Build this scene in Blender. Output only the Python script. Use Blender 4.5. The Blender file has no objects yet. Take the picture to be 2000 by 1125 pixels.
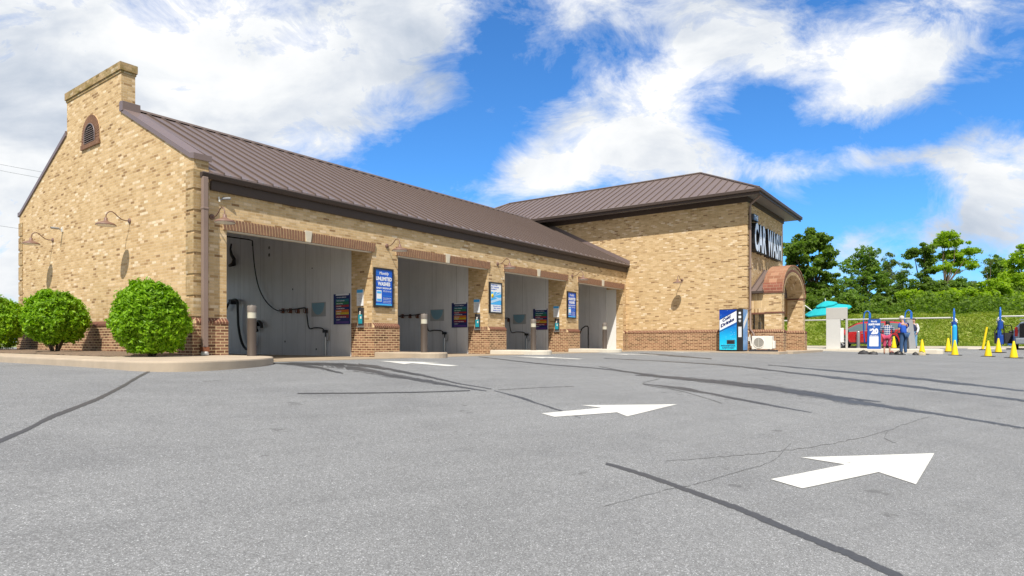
import bpy, math, random
from mathutils import Vector, Matrix, Quaternion, noise as mnoise
R = math.radians
scene = bpy.context.scene
col = scene.collection
random.seed(7)

# ------------------------------------------------------------------ camera
FPX, CX, HY = 1235.0, 1000.0, 667.0
_n = math.hypot(903, 1235)
A_, B_ = 903 / _n, 1235 / _n          # building axes in the camera's frame
cam = bpy.data.objects.new('camera', bpy.data.cameras.new('camera'))
col.objects.link(cam)
cam.location = (0, 0, 0)
cam.rotation_euler = (R(90), 0, -math.atan2(B_, A_))
cam.data.sensor_width = 36
cam.data.lens = 36 * FPX / 2000
cam.data.shift_y = (HY - 562.5) / 2000
cam.data.clip_start = 0.05
cam.data.clip_end = 3000
scene.camera = cam

# ------------------------------------------------------------------ sun, sky, exposure
TRAVEL = Vector((0.507, 0.271, -0.818)).normalized()
sd = bpy.data.lights.new('sun', 'SUN'); sd.energy = 4.6; sd.angle = R(0.5); sd.color = (1.0, 0.945, 0.85)
sun = bpy.data.objects.new('sun', sd); col.objects.link(sun)
sun.rotation_euler = TRAVEL.to_track_quat('-Z', 'Y').to_euler()
sun.location = (-20, -10, 35)
vs = scene.view_settings
vs.view_transform = 'Standard'; vs.look = 'None'; vs.gamma = 1; vs.exposure = 0.35
scene.view_settings.use_curve_mapping = False


class NT:
    """tiny helper for node trees"""
    def __init__(s, tree): s.t = tree
    def n(s, typ, **kw):
        nd = s.t.nodes.new(typ)
        for k, v in kw.items(): setattr(nd, k, v)
        return nd
    def set(s, sock, v):
        if isinstance(v, bpy.types.NodeSocket): s.t.links.new(v, sock)
        else: sock.default_value = v
    def m(s, op, a, b=None, c=None, clamp=False):
        nd = s.n('ShaderNodeMath', operation=op); nd.use_clamp = clamp
        s.set(nd.inputs[0], a)
        if b is not None: s.set(nd.inputs[1], b)
        if c is not None: s.set(nd.inputs[2], c)
        return nd.outputs[0]
    def mix(s, f, a, b, blend='MIX'):
        nd = s.n('ShaderNodeMix', data_type='RGBA', blend_type=blend)
        s.set(nd.inputs[0], f)
        s.set(nd.inputs[6], a if isinstance(a, bpy.types.NodeSocket) else (*a, 1)[:4])
        s.set(nd.inputs[7], b if isinstance(b, bpy.types.NodeSocket) else (*b, 1)[:4])
        return nd.outputs[2]
    def ramp(s, f, stops, interp='LINEAR'):
        nd = s.n('ShaderNodeValToRGB'); cr = nd.color_ramp; cr.interpolation = interp
        while len(cr.elements) > 1: cr.elements.remove(cr.elements[-1])
        for i, (p, c) in enumerate(stops):
            e = cr.elements[0] if i == 0 else cr.elements.new(p)
            e.position = p
            if not hasattr(c, '__len__'): c = (c, c, c)
            e.color = (*c, 1)
        s.set(nd.inputs[0], f)
        return nd.outputs[0]
    def noise(s, vec, scale, detail=3, rough=.5, dist=0, out=0):
        nd = s.n('ShaderNodeTexNoise'); s.set(nd.inputs['Vector'], vec)
        nd.inputs['Scale'].default_value = scale; nd.inputs['Detail'].default_value = detail
        nd.inputs['Roughness'].default_value = rough; nd.inputs['Distortion'].default_value = dist
        return nd.outputs[out]
    def xyz(s, vec):
        nd = s.n('ShaderNodeSeparateXYZ'); s.set(nd.inputs[0], vec); return nd.outputs
    def comb(s, x, y, z=0.0):
        nd = s.n('ShaderNodeCombineXYZ')
        s.set(nd.inputs[0], x); s.set(nd.inputs[1], y); s.set(nd.inputs[2], z); return nd.outputs[0]
    def scl(s, vec, xyz):
        nd = s.n('ShaderNodeVectorMath', operation='MULTIPLY'); s.set(nd.inputs[0], vec)
        nd.inputs[1].default_value = xyz; return nd.outputs[0]
    def vadd(s, a, b):
        nd = s.n('ShaderNodeVectorMath', operation='ADD'); s.set(nd.inputs[0], a); s.set(nd.inputs[1], b); return nd.outputs[0]


world = bpy.data.worlds.new('World'); scene.world = world; world.use_nodes = True
w = NT(world.node_tree); world.node_tree.nodes.clear()
sky = w.n('ShaderNodeTexSky', sky_type='NISHITA'); sky.sun_disc = False
sky.sun_elevation = math.asin(-TRAVEL.z); sky.sun_rotation = math.atan2(-TRAVEL.x, -TRAVEL.y)
sky.altitude = 100; sky.air_density = 1.0; sky.dust_density = 0.35; sky.ozone_density = 2.6
tc = w.n('ShaderNodeTexCoord').outputs['Generated']
dx, dy, dz = w.xyz(tc)
# cloud field: banks of cloud placed by compass bearing and height in the sky
fw = w.m('ADD', w.m('MULTIPLY', dx, B_), w.m('MULTIPLY', dy, A_))
rt = w.m('SUBTRACT', w.m('MULTIPLY', dx, A_), w.m('MULTIPLY', dy, B_))
fws = w.m('MAXIMUM', fw, 0.12)
P = w.m('DIVIDE', rt, fws); Q = w.m('DIVIDE', dz, fws)
pq = w.comb(P, Q, 0.0)
wn = w.noise(w.scl(pq, (1.0, 1.35, 1)), 3.2, 9, .6, .2, 1)
wsep = w.xyz(wn)
P2 = w.m('ADD', P, w.m('MULTIPLY', w.m('SUBTRACT', wsep[0], .5), .15))
Q2 = w.m('ADD', Q, w.m('MULTIPLY', w.m('SUBTRACT', wsep[1], .5), .11))
def bank(u, v, ru, rv, rot=0, amp=1.0):
    p0, q0 = (u - CX) / FPX, (HY - v) / FPX
    c, s_ = math.cos(R(rot)), math.sin(R(rot))
    a = w.m('SUBTRACT', P2, p0); b = w.m('SUBTRACT', Q2, q0)
    x = w.m('DIVIDE', w.m('ADD', w.m('MULTIPLY', a, c), w.m('MULTIPLY', b, s_)), ru / FPX)
    y = w.m('DIVIDE', w.m('SUBTRACT', w.m('MULTIPLY', b, c), w.m('MULTIPLY', a, s_)), rv / FPX)
    r2 = w.m('ADD', w.m('MULTIPLY', x, x), w.m('MULTIPLY', y, y))
    return w.m('MULTIPLY', w.m('EXPONENT', w.m('MULTIPLY', r2, -1.0)), amp)
BANKS = [  # u, v, ru, rv, rot, amp  (negative: a clear patch)
    (150, 130, 620, 230, -4, 1.6), (560, 170, 240, 120, 14, .9), (780, 110, 130, 70, 10, .7), (830, 5, 260, 45, 2, .8),
    (40, 400, 240, 170, 0, 1.1), (0, 540, 160, 80, 0, 1.1), (600, 290, 100, 40, 20, .3),
    (1200, 300, 210, 75, 8, 1.5), (1060, 345, 110, 45, 0, .8), (1280, 170, 130, 60, 38, .8), (1120, 215, 90, 35, 30, .4),
    (1460, 50, 330, 80, -8, 1.2), (1500, 130, 90, 40, 20, .5), (1350, 110, 140, 45, 20, .5), (1120, 40, 60, 30, 0, .3),
    (1790, 120, 110, 85, 38, 1.5), (1620, 200, 95, 42, 10, 1.1), (1880, 60, 70, 60, 40, .5),
    (1560, 335, 220, 26, 8, .8), (1800, 300, 240, 26, 2, .7), (1930, 345, 140, 50, 4, .9), (1940, 440, 150, 65, 12, 1.2),
    (1665, 485, 42, 34, 0, .9), (1750, 560, 400, 60, 0, .35), (930, 395, 120, 18, 0, .35),
    (1000, 120, 110, 90, -20, -1.3), (880, 300, 150, 80, 20, -1.3), (1485, 240, 60, 80, 10, -.9), (1590, 60, 60, 30, 30, -.5), (1640, 405, 170, 42, 5, -1.0), (1910, 215, 90, 50, 10, -1.0), (1400, 420, 130, 40, 0, -.6), (1690, 262, 130, 20, 0, -.7)]
cov = None
for b_ in BANKS:
    g_ = bank(*b_); cov = g_ if cov is None else w.m('ADD', cov, g_)
fine = w.noise(w.scl(pq, (1, 1.6, 1)), 6.5, 10, .68, .5)
mid = w.noise(w.vadd(w.scl(pq, (1, 1.7, 1)), (3.1, 1.7, 0)), 3.0, 6, .55, .2)
field0 = w.m('ADD', cov, w.m('ADD', w.m('MULTIPLY', w.m('SUBTRACT', fine, .5), 4.2), w.m('MULTIPLY', w.m('SUBTRACT', mid, .5), 2.6)))
field = w.m('ADD', w.m('MULTIPLY', field0, .74), .10)
mask = w.ramp(field, [(0.0, 0), (0.35, .22), (0.68, .62), (.95, .88), (1.0, 1)])
behind = w.ramp(w.noise(tc, 2.6, 6, .6), [(0.36, .25), (.52, .92)])
rear = w.m('MAXIMUM', w.ramp(fw, [(.10, 1), (.28, 0)]), w.ramp(dz, [(.56, 0), (.72, 1)]))
shade_n = w.noise(w.vadd(w.scl(pq, (.8, 1.6, 1)), (7.3, 2.2, 0)), 3.4, 7, .55, .4)
thick = w.m('ADD', w.m('MULTIPLY', w.m('SUBTRACT', field, .9), -.10), w.m('MULTIPLY', w.m('SUBTRACT', shade_n, .5), 2.1))
lowgrey = w.m('MULTIPLY', w.ramp(Q, [(0.08, 1), (.30, 0)]), -.12)
cs = w.m('ADD', w.m('ADD', thick, .55), lowgrey)
ccol = w.ramp(cs, [(0.10, (3.9, 4.5, 5.4)), (0.36, (5.6, 6.0, 6.6)), (.56, (7.2, 7.4, 7.6)), (.80, (8.5, 8.5, 8.5))])
skyc = w.mix(.78, sky.outputs[0], w.mix(1.0, sky.outputs[0], (0.22, 0.80, 1.36), 'MULTIPLY'))
skyc = w.mix(1.0, skyc, (1.2, 1.2, 1.2), 'MULTIPLY')
bg = w.n('ShaderNodeBackground'); bg.inputs['Strength'].default_value = 0.1
front_sky = w.mix(mask, skyc, ccol)
rear_fill_sky = w.mix(behind, skyc, (5.0, 4.65, 4.1))  # unseen warm grey cloud added behind and overhead to neutralise the fill light
w.set(bg.inputs['Color'], w.mix(rear, front_sky, rear_fill_sky))
wo = w.n('ShaderNodeOutputWorld'); world.node_tree.links.new(bg.outputs[0], wo.inputs[0])

# ------------------------------------------------------------------ measuring helpers
def ray(u, v):
    r = (u - CX) / FPX
    return Vector((A_ * r + B_, -B_ * r + A_, (HY - v) / FPX))
def onX(u, v, X): d = ray(u, v); return d * (X / d.x)
def onY(u, v, Y): d = ray(u, v); return d * (Y / d.y)
def atT(u, v, t): return ray(u, v) * t
def g(X, Y):
    s = 9.7 - Y
    s = math.log(1 + math.exp(s / .8)) * .8 if s < 30 else s
    s = min(s, 14)
    c = .022 + (.9 / 9.7 - .022) * math.exp(-(max(X, 0) / 14) ** 2)
    z = -.443 - c * s
    k = min(max((X - 36.5) / 6, 0), 1); k = k * k * (3 - 2 * k)
    return z * (1 - k) + k * -.42
def hit(u, v):
    d = ray(u, v); t = .8; st = .25
    while t < 150 and d.z * t > g(d.x * t, d.y * t): t += st
    lo, hi = t - st, t
    for _ in range(14):
        m_ = (lo + hi) / 2
        if d.z * m_ > g(d.x * m_, d.y * m_): lo = m_
        else: hi = m_
    return d * hi

# ------------------------------------------------------------------ mesh builder
def wloc(o):
    v = Vector((0, 0, 0))
    while o is not None: v += o.location; o = o.parent
    return v
def tag(o, label=None, cat=None, group=None, kind=None):
    if label: o['label'] = label
    if cat: o['category'] = cat
    if group: o['group'] = group
    if kind: o['kind'] = kind
    return o
def empty(name, loc=(0, 0, 0), label=None, cat=None, group=None):
    o = bpy.data.objects.new(name, None); o.location = loc; o.empty_display_size = .2
    col.objects.link(o); return tag(o, label, cat, group)
def kids(o): return [c for c in bpy.data.objects if c.parent == o]
def copy_tree(o, parent=None, ch_map=None):
    if ch_map is None:
        ch_map = {}
        for q in bpy.data.objects:
            if q.parent: ch_map.setdefault(q.parent.name, []).append(q)
    c = o.copy(); col.objects.link(c); c.parent = parent
    for k in ch_map.get(o.name, []): copy_tree(k, c, ch_map)
    return c

class MB:
    def __init__(s): s.v = []; s.f = []; s.uv = {}; s.smooth = set(); s.mi = {}; s.xf = None
    def add(s, verts, faces, smooth=False, mi=0):
        b = len(s.v)
        for p in verts:
            p = Vector(p)
            if s.xf is not None: p = s.xf @ p
            s.v.append(p)
        for f in faces:
            if smooth: s.smooth.add(len(s.f))
            if mi: s.mi[len(s.f)] = mi
            s.f.append([b + i for i in f])
        return s
    def box(s, x0, x1, y0, y1, z0, z1, mi=0):
        V = [(x, y, z) for x in (x0, x1) for y in (y0, y1) for z in (z0, z1)]
        return s.add(V, [(0, 1, 3, 2), (4, 6, 7, 5), (0, 4, 5, 1), (2, 3, 7, 6), (0, 2, 6, 4), (1, 5, 7, 3)], mi=mi)
    def quad(s, *p, mi=0): return s.add(p, [tuple(range(len(p)))], mi=mi)
    def prism(s, poly, d, mi=0):
        """poly: 3D points (planar), d: extrusion vector"""
        n = len(poly); d = Vector(d)
        V = [Vector(p) for p in poly] + [Vector(p) + d for p in poly]
        nrm = Vector((0, 0, 0))
        for i in range(n): nrm += V[i].cross(V[(i + 1) % n])
        F = [tuple(range(n))[::-1], tuple(range(n, 2 * n))] + [(i, (i + 1) % n, n + (i + 1) % n, n + i) for i in range(n)]
        if nrm.dot(d) < 0: F = [f[::-1] for f in F]
        return s.add(V, F, mi=mi)
    def tube(s, path, r, n=8, cap=True, mi=0):
        path = [Vector(p) for p in path]; rs = r if hasattr(r, '__len__') else [r] * len(path)
        V = []; F = []; up = Vector((0, 0, 1)); prev = None
        for i, p in enumerate(path):
            t = (path[min(i + 1, len(path) - 1)] - path[max(i - 1, 0)]).normalized()
            if prev is None:
                a = t.cross(up) if abs(t.z) < .95 else t.cross(Vector((1, 0, 0)))
            else: a = prev - t * prev.dot(t)
            a.normalize(); prev = a; b = t.cross(a)
            for k in range(n):
                th = 2 * math.pi * k / n
                V.append(p + (a * math.cos(th) + b * math.sin(th)) * rs[i])
        for i in range(len(path) - 1):
            for k in range(n):
                F.append((i * n + k, i * n + (k + 1) % n, (i + 1) * n + (k + 1) % n, (i + 1) * n + k))
        s.add(V, F, True, mi)
        if cap: s.add(V[:n], [tuple(range(n))[::-1]], mi=mi); s.add(V[-n:], [tuple(range(n))], mi=mi)
        return s
    def lathe(s, prof, c=(0, 0, 0), n=20, axis='z', smooth=True, mi=0, cap=True):
        """prof: (r,h) pairs"""
        V = []; F = []
        for r, h in prof:
            for k in range(n):
                th = 2 * math.pi * k / n; x, y = r * math.cos(th), r * math.sin(th)
                V.append(Vector(c) + (Vector((x, y, h)) if axis == 'z' else Vector((h, x, y)) if axis == 'x' else Vector((y, h, x))))
        for i in range(len(prof) - 1):
            for k in range(n): F.append((i * n + k, i * n + (k + 1) % n, (i + 1) * n + (k + 1) % n, (i + 1) * n + k))
        s.add(V, F, smooth, mi)
        if not cap: return s
        s.add(V[:n], [tuple(range(n))[::-1]], mi=mi); s.add(V[-n:], [tuple(range(n))], mi=mi)
        return s
    def build(s, name, mat, parent=None, uvm=1.0, local=False, bevel=0):
        me = bpy.data.meshes.new(name)
        off = wloc(parent) if (parent is not None and not local) else Vector((0, 0, 0))
        me.from_pydata([tuple(p - off) for p in s.v], [], s.f)
        for m_ in (mat if isinstance(mat, (list, tuple)) else [mat]): me.materials.append(m_)
        ul = me.uv_layers.new(name='UVMap')
        for i, p in enumerate(me.polygons):
            if i in s.smooth: p.use_smooth = True
            if i in s.mi: p.material_index = s.mi[i]
            nn = p.normal; ax = max(range(3), key=lambda k: abs(nn[k]))
            for li in p.loop_indices:
                vi = me.loops[li].vertex_index
                if i in s.uv: uvp = s.uv[i][list(p.loop_indices).index(li)]
                else:
                    q = s.v[vi]
                    uvp = (q.y, q.z) if ax == 0 else (q.x, q.z) if ax == 1 else (q.x, q.y)
                ul.data[li].uv = (uvp[0] * uvm, uvp[1] * uvm)
        o = bpy.data.objects.new(name, me); col.objects.link(o)
        if parent is not None: o.parent = parent
        if bevel:
            bm = o.modifiers.new('bevel', 'BEVEL'); bm.width = bevel; bm.segments = 2; bm.limit_method = 'ANGLE'
        return o

def text_mesh(body, bold=0.0, spacing=1.0, shear=0.0):
    cu = bpy.data.curves.new('t', 'FONT'); cu.body = body; cu.size = 1; cu.offset = bold
    cu.space_character = spacing; cu.shear = shear; cu.resolution_u = 3; cu.fill_mode = 'FRONT'; cu.extrude = 0
    ob = bpy.data.objects.new('t', cu); col.objects.link(ob)
    bpy.context.view_layer.update()
    me = bpy.data.meshes.new_from_object(ob.evaluated_get(bpy.context.evaluated_depsgraph_get()))
    V = [v.co.copy() for v in me.vertices]; F = [tuple(p.vertices) for p in me.polygons]
    bpy.data.objects.remove(ob); bpy.data.curves.remove(cu); bpy.data.meshes.remove(me)
    return V, F
def put_text(mb, body, o, ux, uy, wd, ht, bold=0.0, shear=0.0, depth=0.0, spacing=1.0, mi=0):
    """text fitted into a box: o lower-left corner, ux, uy unit axes"""
    V, F = text_mesh(body, bold, spacing, shear)
    x0 = min(v.x for v in V); x1 = max(v.x for v in V); y0 = min(v.y for v in V); y1 = max(v.y for v in V)
    o, ux, uy = Vector(o), Vector(ux), Vector(uy); nrm = ux.cross(uy)
    Wv = [o + ux * ((v.x - x0) / (x1 - x0) * wd) + uy * ((v.y - y0) / (y1 - y0) * ht) for v in V]
    mb.add([p + nrm * depth for p in Wv], F, mi=mi)
    if depth > 0:
        cnt = {}
        for f in F:
            for i in range(len(f)):
                a, b = f[i], f[(i + 1) % len(f)]
                cnt[(a, b)] = cnt.get((a, b), 0) + 1
        for (a, b) in cnt:
            if (b, a) not in cnt:
                mb.add([Wv[a], Wv[b], Wv[b] + nrm * depth, Wv[a] + nrm * depth], [(0, 1, 2, 3)], mi=mi)

# ------------------------------------------------------------------ materials
def newmat(name):
    m_ = bpy.data.materials.new(name); m_.use_nodes = True
    t = m_.node_tree; bs = t.nodes['Principled BSDF']; return m_, NT(t), bs
def plain(name, c, rough=.6, metal=0, var=.12, scale=6.0, bump=0.0, bscale=80, spec=None, coat=0):
    m_, n, bs = newmat(name)
    co = n.n('ShaderNodeTexCoord').outputs['Object']
    nz = n.noise(co, scale, 4, .6)
    k = n.m('ADD', n.m('MULTIPLY', n.m('SUBTRACT', nz, .5), var * 2), 1.0)
    n.set(bs.inputs['Base Color'], n.mix(1.0, c, n.comb(k, k, k), 'MULTIPLY'))
    n.set(bs.inputs['Roughness'], n.m('ADD', n.m('MULTIPLY', nz, .16), rough - .08, clamp=True))
    bs.inputs['Metallic'].default_value = metal
    if spec is not None: bs.inputs['Specular IOR Level'].default_value = spec
    if coat: bs.inputs['Coat Weight'].default_value = coat; bs.inputs['Coat Roughness'].default_value = .06
    if bump:
        b = n.n('ShaderNodeBump'); b.inputs['Strength'].default_value = bump; b.inputs['Distance'].default_value = .01
        n.set(b.inputs['Height'], n.noise(co, bscale, 3, .6)); n.set(bs.inputs['Normal'], b.outputs[0])
    return m_

def brick(name, stops, mortar, bw=.2032, bh=.0677, mj=.011, offset=.5, patch=.0, seed=1.0, moss=0.0, grime=0.0):
    m_, n, bs = newmat(name)
    uv = n.n('ShaderNodeUVMap').outputs[0]
    u, v, _ = n.xyz(uv)
    rowf = n.m('DIVIDE', v, bh); row = n.m('FLOOR', rowf)
    uu = n.m('ADD', n.m('DIVIDE', u, bw), n.m('MULTIPLY', n.m('MODULO', n.m('ABSOLUTE', row), 2.0), offset))
    cl = n.m('FLOOR', uu)
    fu = n.m('SUBTRACT', uu, cl); fv = n.m('SUBTRACT', rowf, row)
    mk = n.m('MAXIMUM', n.m('LESS_THAN', fu, mj / bw), n.m('LESS_THAN', fv, mj / bh))
    wn_ = n.n('ShaderNodeTexWhiteNoise', noise_dimensions='3D'); n.set(wn_.inputs[0], n.comb(cl, row, seed))
    val = wn_.outputs['Value']
    big = n.noise(n.comb(u, v, seed), .55, 4, .6)
    mid_ = n.noise(n.scl(n.comb(u, v, seed), (1, 2.4, 1)), 2.1, 3, .6)
    pos = n.m('ADD', val, n.m('ADD', n.m('MULTIPLY', n.m('SUBTRACT', big, .5), patch * 1.6), n.m('MULTIPLY', n.m('SUBTRACT', mid_, .5), patch)), clamp=True)
    bc = n.ramp(pos, stops)
    inner = n.noise(n.comb(u, v, val), 34, 3, .65)
    kk = n.m('ADD', n.m('MULTIPLY', inner, .5), .75)
    bc = n.mix(1.0, bc, n.comb(kk, kk, kk), 'MULTIPLY')
    mn = n.noise(n.comb(u, v, 2.0), 9, 3)
    mc = n.mix(n.m('MULTIPLY', mn, .6), mortar, tuple(c * .72 for c in mortar))
    c = n.mix(mk, bc, mc)
    if grime:   # streaks of weathering running down the wall
        gr = n.noise(n.scl(n.comb(u, v, 5.0), (3.0, .5, 1)), 1.6, 5, .65)
        gf = n.ramp(gr, [(.52, 0), (.75, grime)])
        c = n.mix(gf, c, n.mix(1.0, c, (.55, .52, .50), 'MULTIPLY'))
    if moss:
        ms = n.noise(n.comb(u, v, 9.0), 3.0, 5, .7)
        mf = n.ramp(ms, [(.44, 0), (.60, moss)])
        c = n.mix(mf, c, (.16, .13, .02))
    n.set(bs.inputs['Base Color'], c)
    bs.inputs['Roughness'].default_value = .88; bs.inputs['Specular IOR Level'].default_value = .25
    b = n.n('ShaderNodeBump'); b.inputs['Strength'].default_value = .55; b.inputs['Distance'].default_value = .008
    h = n.m('ADD', n.m('MULTIPLY', n.m('SUBTRACT', 1.0, mk), 1.0), n.m('MULTIPLY', inner, .5))
    n.set(b.inputs['Height'], h); n.set(bs.inputs['Normal'], b.outputs[0])
    return m_

BUFF = [(0.0, (.27, .16, .075)), (.05, (.38, .24, .115)), (.12, (.50, .335, .165)), (.28, (.53, .365, .185)), (.60, (.60, .425, .225)), (.88, (.66, .48, .27)), (.95, (.71, .54, .35)), (1.0, (.77, .64, .45))]
REDB = [(0, (.12, .06, .036)), (.35, (.20, .098, .058)), (.7, (.275, .14, .085)), (1, (.36, .205, .125))]
M = {}
M['brick'] = brick('buff_brick', BUFF, (.64, .49, .305), mj=.014, patch=.13, grime=.30)
M['brick_moss'] = brick('buff_brick_mossy', [(p, tuple(c * .72 for c in cc)) for p, cc in BUFF], (.40, .31, .19), patch=.34, moss=.6, seed=3.)
M['brick_corner'] = brick('buff_brick_weathered', [(p, tuple(c * .78 for c in cc)) for p, cc in BUFF], (.50, .39, .25), patch=.5, moss=.18, grime=.8, seed=4.)
M['base'] = brick('red_base_brick', REDB, (.72, .54, .32), mj=.016, patch=.2, seed=6., grime=.3)
M['soldier'] = brick('red_soldier_course', REDB, (.60, .46, .30), bw=.072, bh=.40, mj=.014, offset=0, patch=.1, seed=8.)
M['soldier_buff'] = brick('buff_soldier_course', BUFF, (.55, .43, .28), bw=.072, bh=.36, mj=.012, offset=0, patch=.2, seed=9.)
M['redbrick'] = plain('red_brown_brick', (.22, .115, .068), .85, var=.5, scale=9, bump=.3)
M['redbrick2'] = plain('dark_red_brick', (.16, .065, .04), .85, var=.35, scale=9, bump=.3)
M['mortar'] = plain('mortar', (.70, .52, .31), .9, var=.2)
M['orange'] = brick('orange_cap_brick', [(0, (.24, .11, .065)), (.5, (.30, .15, .09)), (1, (.37, .20, .125))], (.45, .31, .2), bw=.30, bh=.22, mj=.012, patch=.2, seed=12.)
M['roof'] = plain('brown_metal_roof', (.165, .126, .119), .40, 0.0, var=.07, scale=1.2, spec=.6)
M['seam'] = plain('brown_roof_seam', (.125, .092, .078), .5, 0.0, var=.06, spec=.4)
M['coping'] = plain('brown_coping', (.19, .14, .13), .4, var=.08, spec=.6)
M['gutter'] = plain('dark_brown_gutter', (.070, .051, .043), .55, var=.1, spec=.25)
M['gutterlip'] = plain('gutter_lip', (.15, .115, .11), .4, var=.1, spec=.5)
M['spout'] = plain('taupe_downspout', (.25, .18, .15), .5, var=.15, scale=2)
M['soffit'] = plain('grey_soffit', (.22, .205, .19), .6, var=.1)
M['keystone'] = plain('cast_stone', (.60, .54, .43), .8, var=.15)
M['white'] = plain('white_paint', (.78, .78, .76), .5, var=.05)
M['rail'] = plain('weathered_white_pipe', (.50, .50, .48), .5, var=.1)
M['black'] = plain('black_rubber', (.012, .012, .013), .45, var=.2)
M['blackm'] = plain('black_frame', (.02, .02, .022), .35, var=.1)
M['lampb'] = plain('rusty_brown_enamel', (.20, .115, .085), .5, var=.2, scale=8)
M['lampw'] = plain('white_enamel', (.75, .74, .70), .4, var=.05)
M['steel'] = plain('brushed_steel', (.42, .42, .41), .38, .7, var=.1)
M['bronze'] = plain('bronze_bollard', (.085, .066, .054), .5, var=.12, scale=4, spec=.3)
M['concrete'] = plain('tan_concrete', (.44, .36, .27), .85, var=.22, scale=2.2, bump=.25)
M['concrete_l'] = plain('light_concrete', (.62, .57, .48), .85, var=.15, scale=2.2, bump=.25)
M['apron'] = plain('stained_concrete', (.36, .285, .20), .8, var=.4, scale=1.4, bump=.2)
M['yellow'] = plain('yellow_plastic', (.85, .62, .005), .45, var=.05)
M['bluep'] = plain('blue_plastic', (.01, .07, .36), .45, var=.08)
M['blue_metal'] = plain('blue_powder_coat', (.012, .13, .52), .35, var=.08)
M['cyan'] = plain('cyan_paint', (.02, .36, .72), .35, var=.08)
M['teal'] = plain('turquoise_canvas', (.004, .40, .45), .8, var=.06)
M['plight'] = plain('pale_lens', (.55, .52, .42), .25, var=.05, spec=.7)
M['grey'] = plain('grey_plastic', (.30, .31, .33), .5, var=.08)
M['offwhite'] = plain('off_white_metal', (.74, .72, .66), .5, var=.06)
M['cabinet'] = plain('pale_cabinet', (.50, .49, .47), .45, var=.05)
M['bark'] = plain('bark', (.105, .078, .055), .9, var=.35, scale=5, bump=.6)
M['mulch'] = plain('mulch', (.17, .12, .08), .95, var=.8, scale=26, bump=1.0, bscale=60)
M['dark'] = plain('deep_grey', (.035, .035, .04), .6, var=.1)

# metal roof gets faint weather streaks
def panel_white():
    m_, n, bs = newmat('white_wall_panel')
    co = n.n('ShaderNodeTexCoord').outputs['Object']
    x, y, z = n.xyz(co)
    fr = n.m('FRACT', n.m('DIVIDE', n.m('ADD', x, y), .305))
    fr2 = n.m('FRACT', n.m('DIVIDE', n.m('ADD', n.m('ADD', x, y), .1), 1.22))
    ln = n.m('ADD', n.m('LESS_THAN', fr, .03), n.m('MULTIPLY', n.m('LESS_THAN', fr2, .014), 3.0))
    st = n.noise(n.scl(co, (1, 1, .25)), 1.8, 5, .6)
    dirt = n.noise(co, 1.1, 6, .65)
    k = n.m('ADD', n.m('MULTIPLY', st, .20), n.m('ADD', n.m('MULTIPLY', dirt, .22), .58))
    k = n.m('MULTIPLY', k, n.m('SUBTRACT', 1.0, n.m('MULTIPLY', ln, .12)))
    n.set(bs.inputs['Base Color'], n.comb(n.m('MULTIPLY', k, .93), n.m('MULTIPLY', k, .93), n.m('MULTIPLY', k, .94)))
    bs.inputs['Roughness'].default_value = .32
    sc = n.ramp(n.noise(n.scl(co, (1.4, 1.4, .16)), 3.0, 6, .65), [(.50, 0), (.72, .45)])
    lowm = n.ramp(z, [(0, 1), (.9, 0)])
    n.set(bs.inputs['Base Color'], n.mix(n.m('MULTIPLY', n.m('ADD', sc, n.m('MULTIPLY', lowm, .25)), .6), n.comb(n.m('MULTIPLY', k, .93), n.m('MULTIPLY', k, .93), n.m('MULTIPLY', k, .94)), (.30, .29, .27)))
    return m_
M['panel'] = panel_white()

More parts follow.
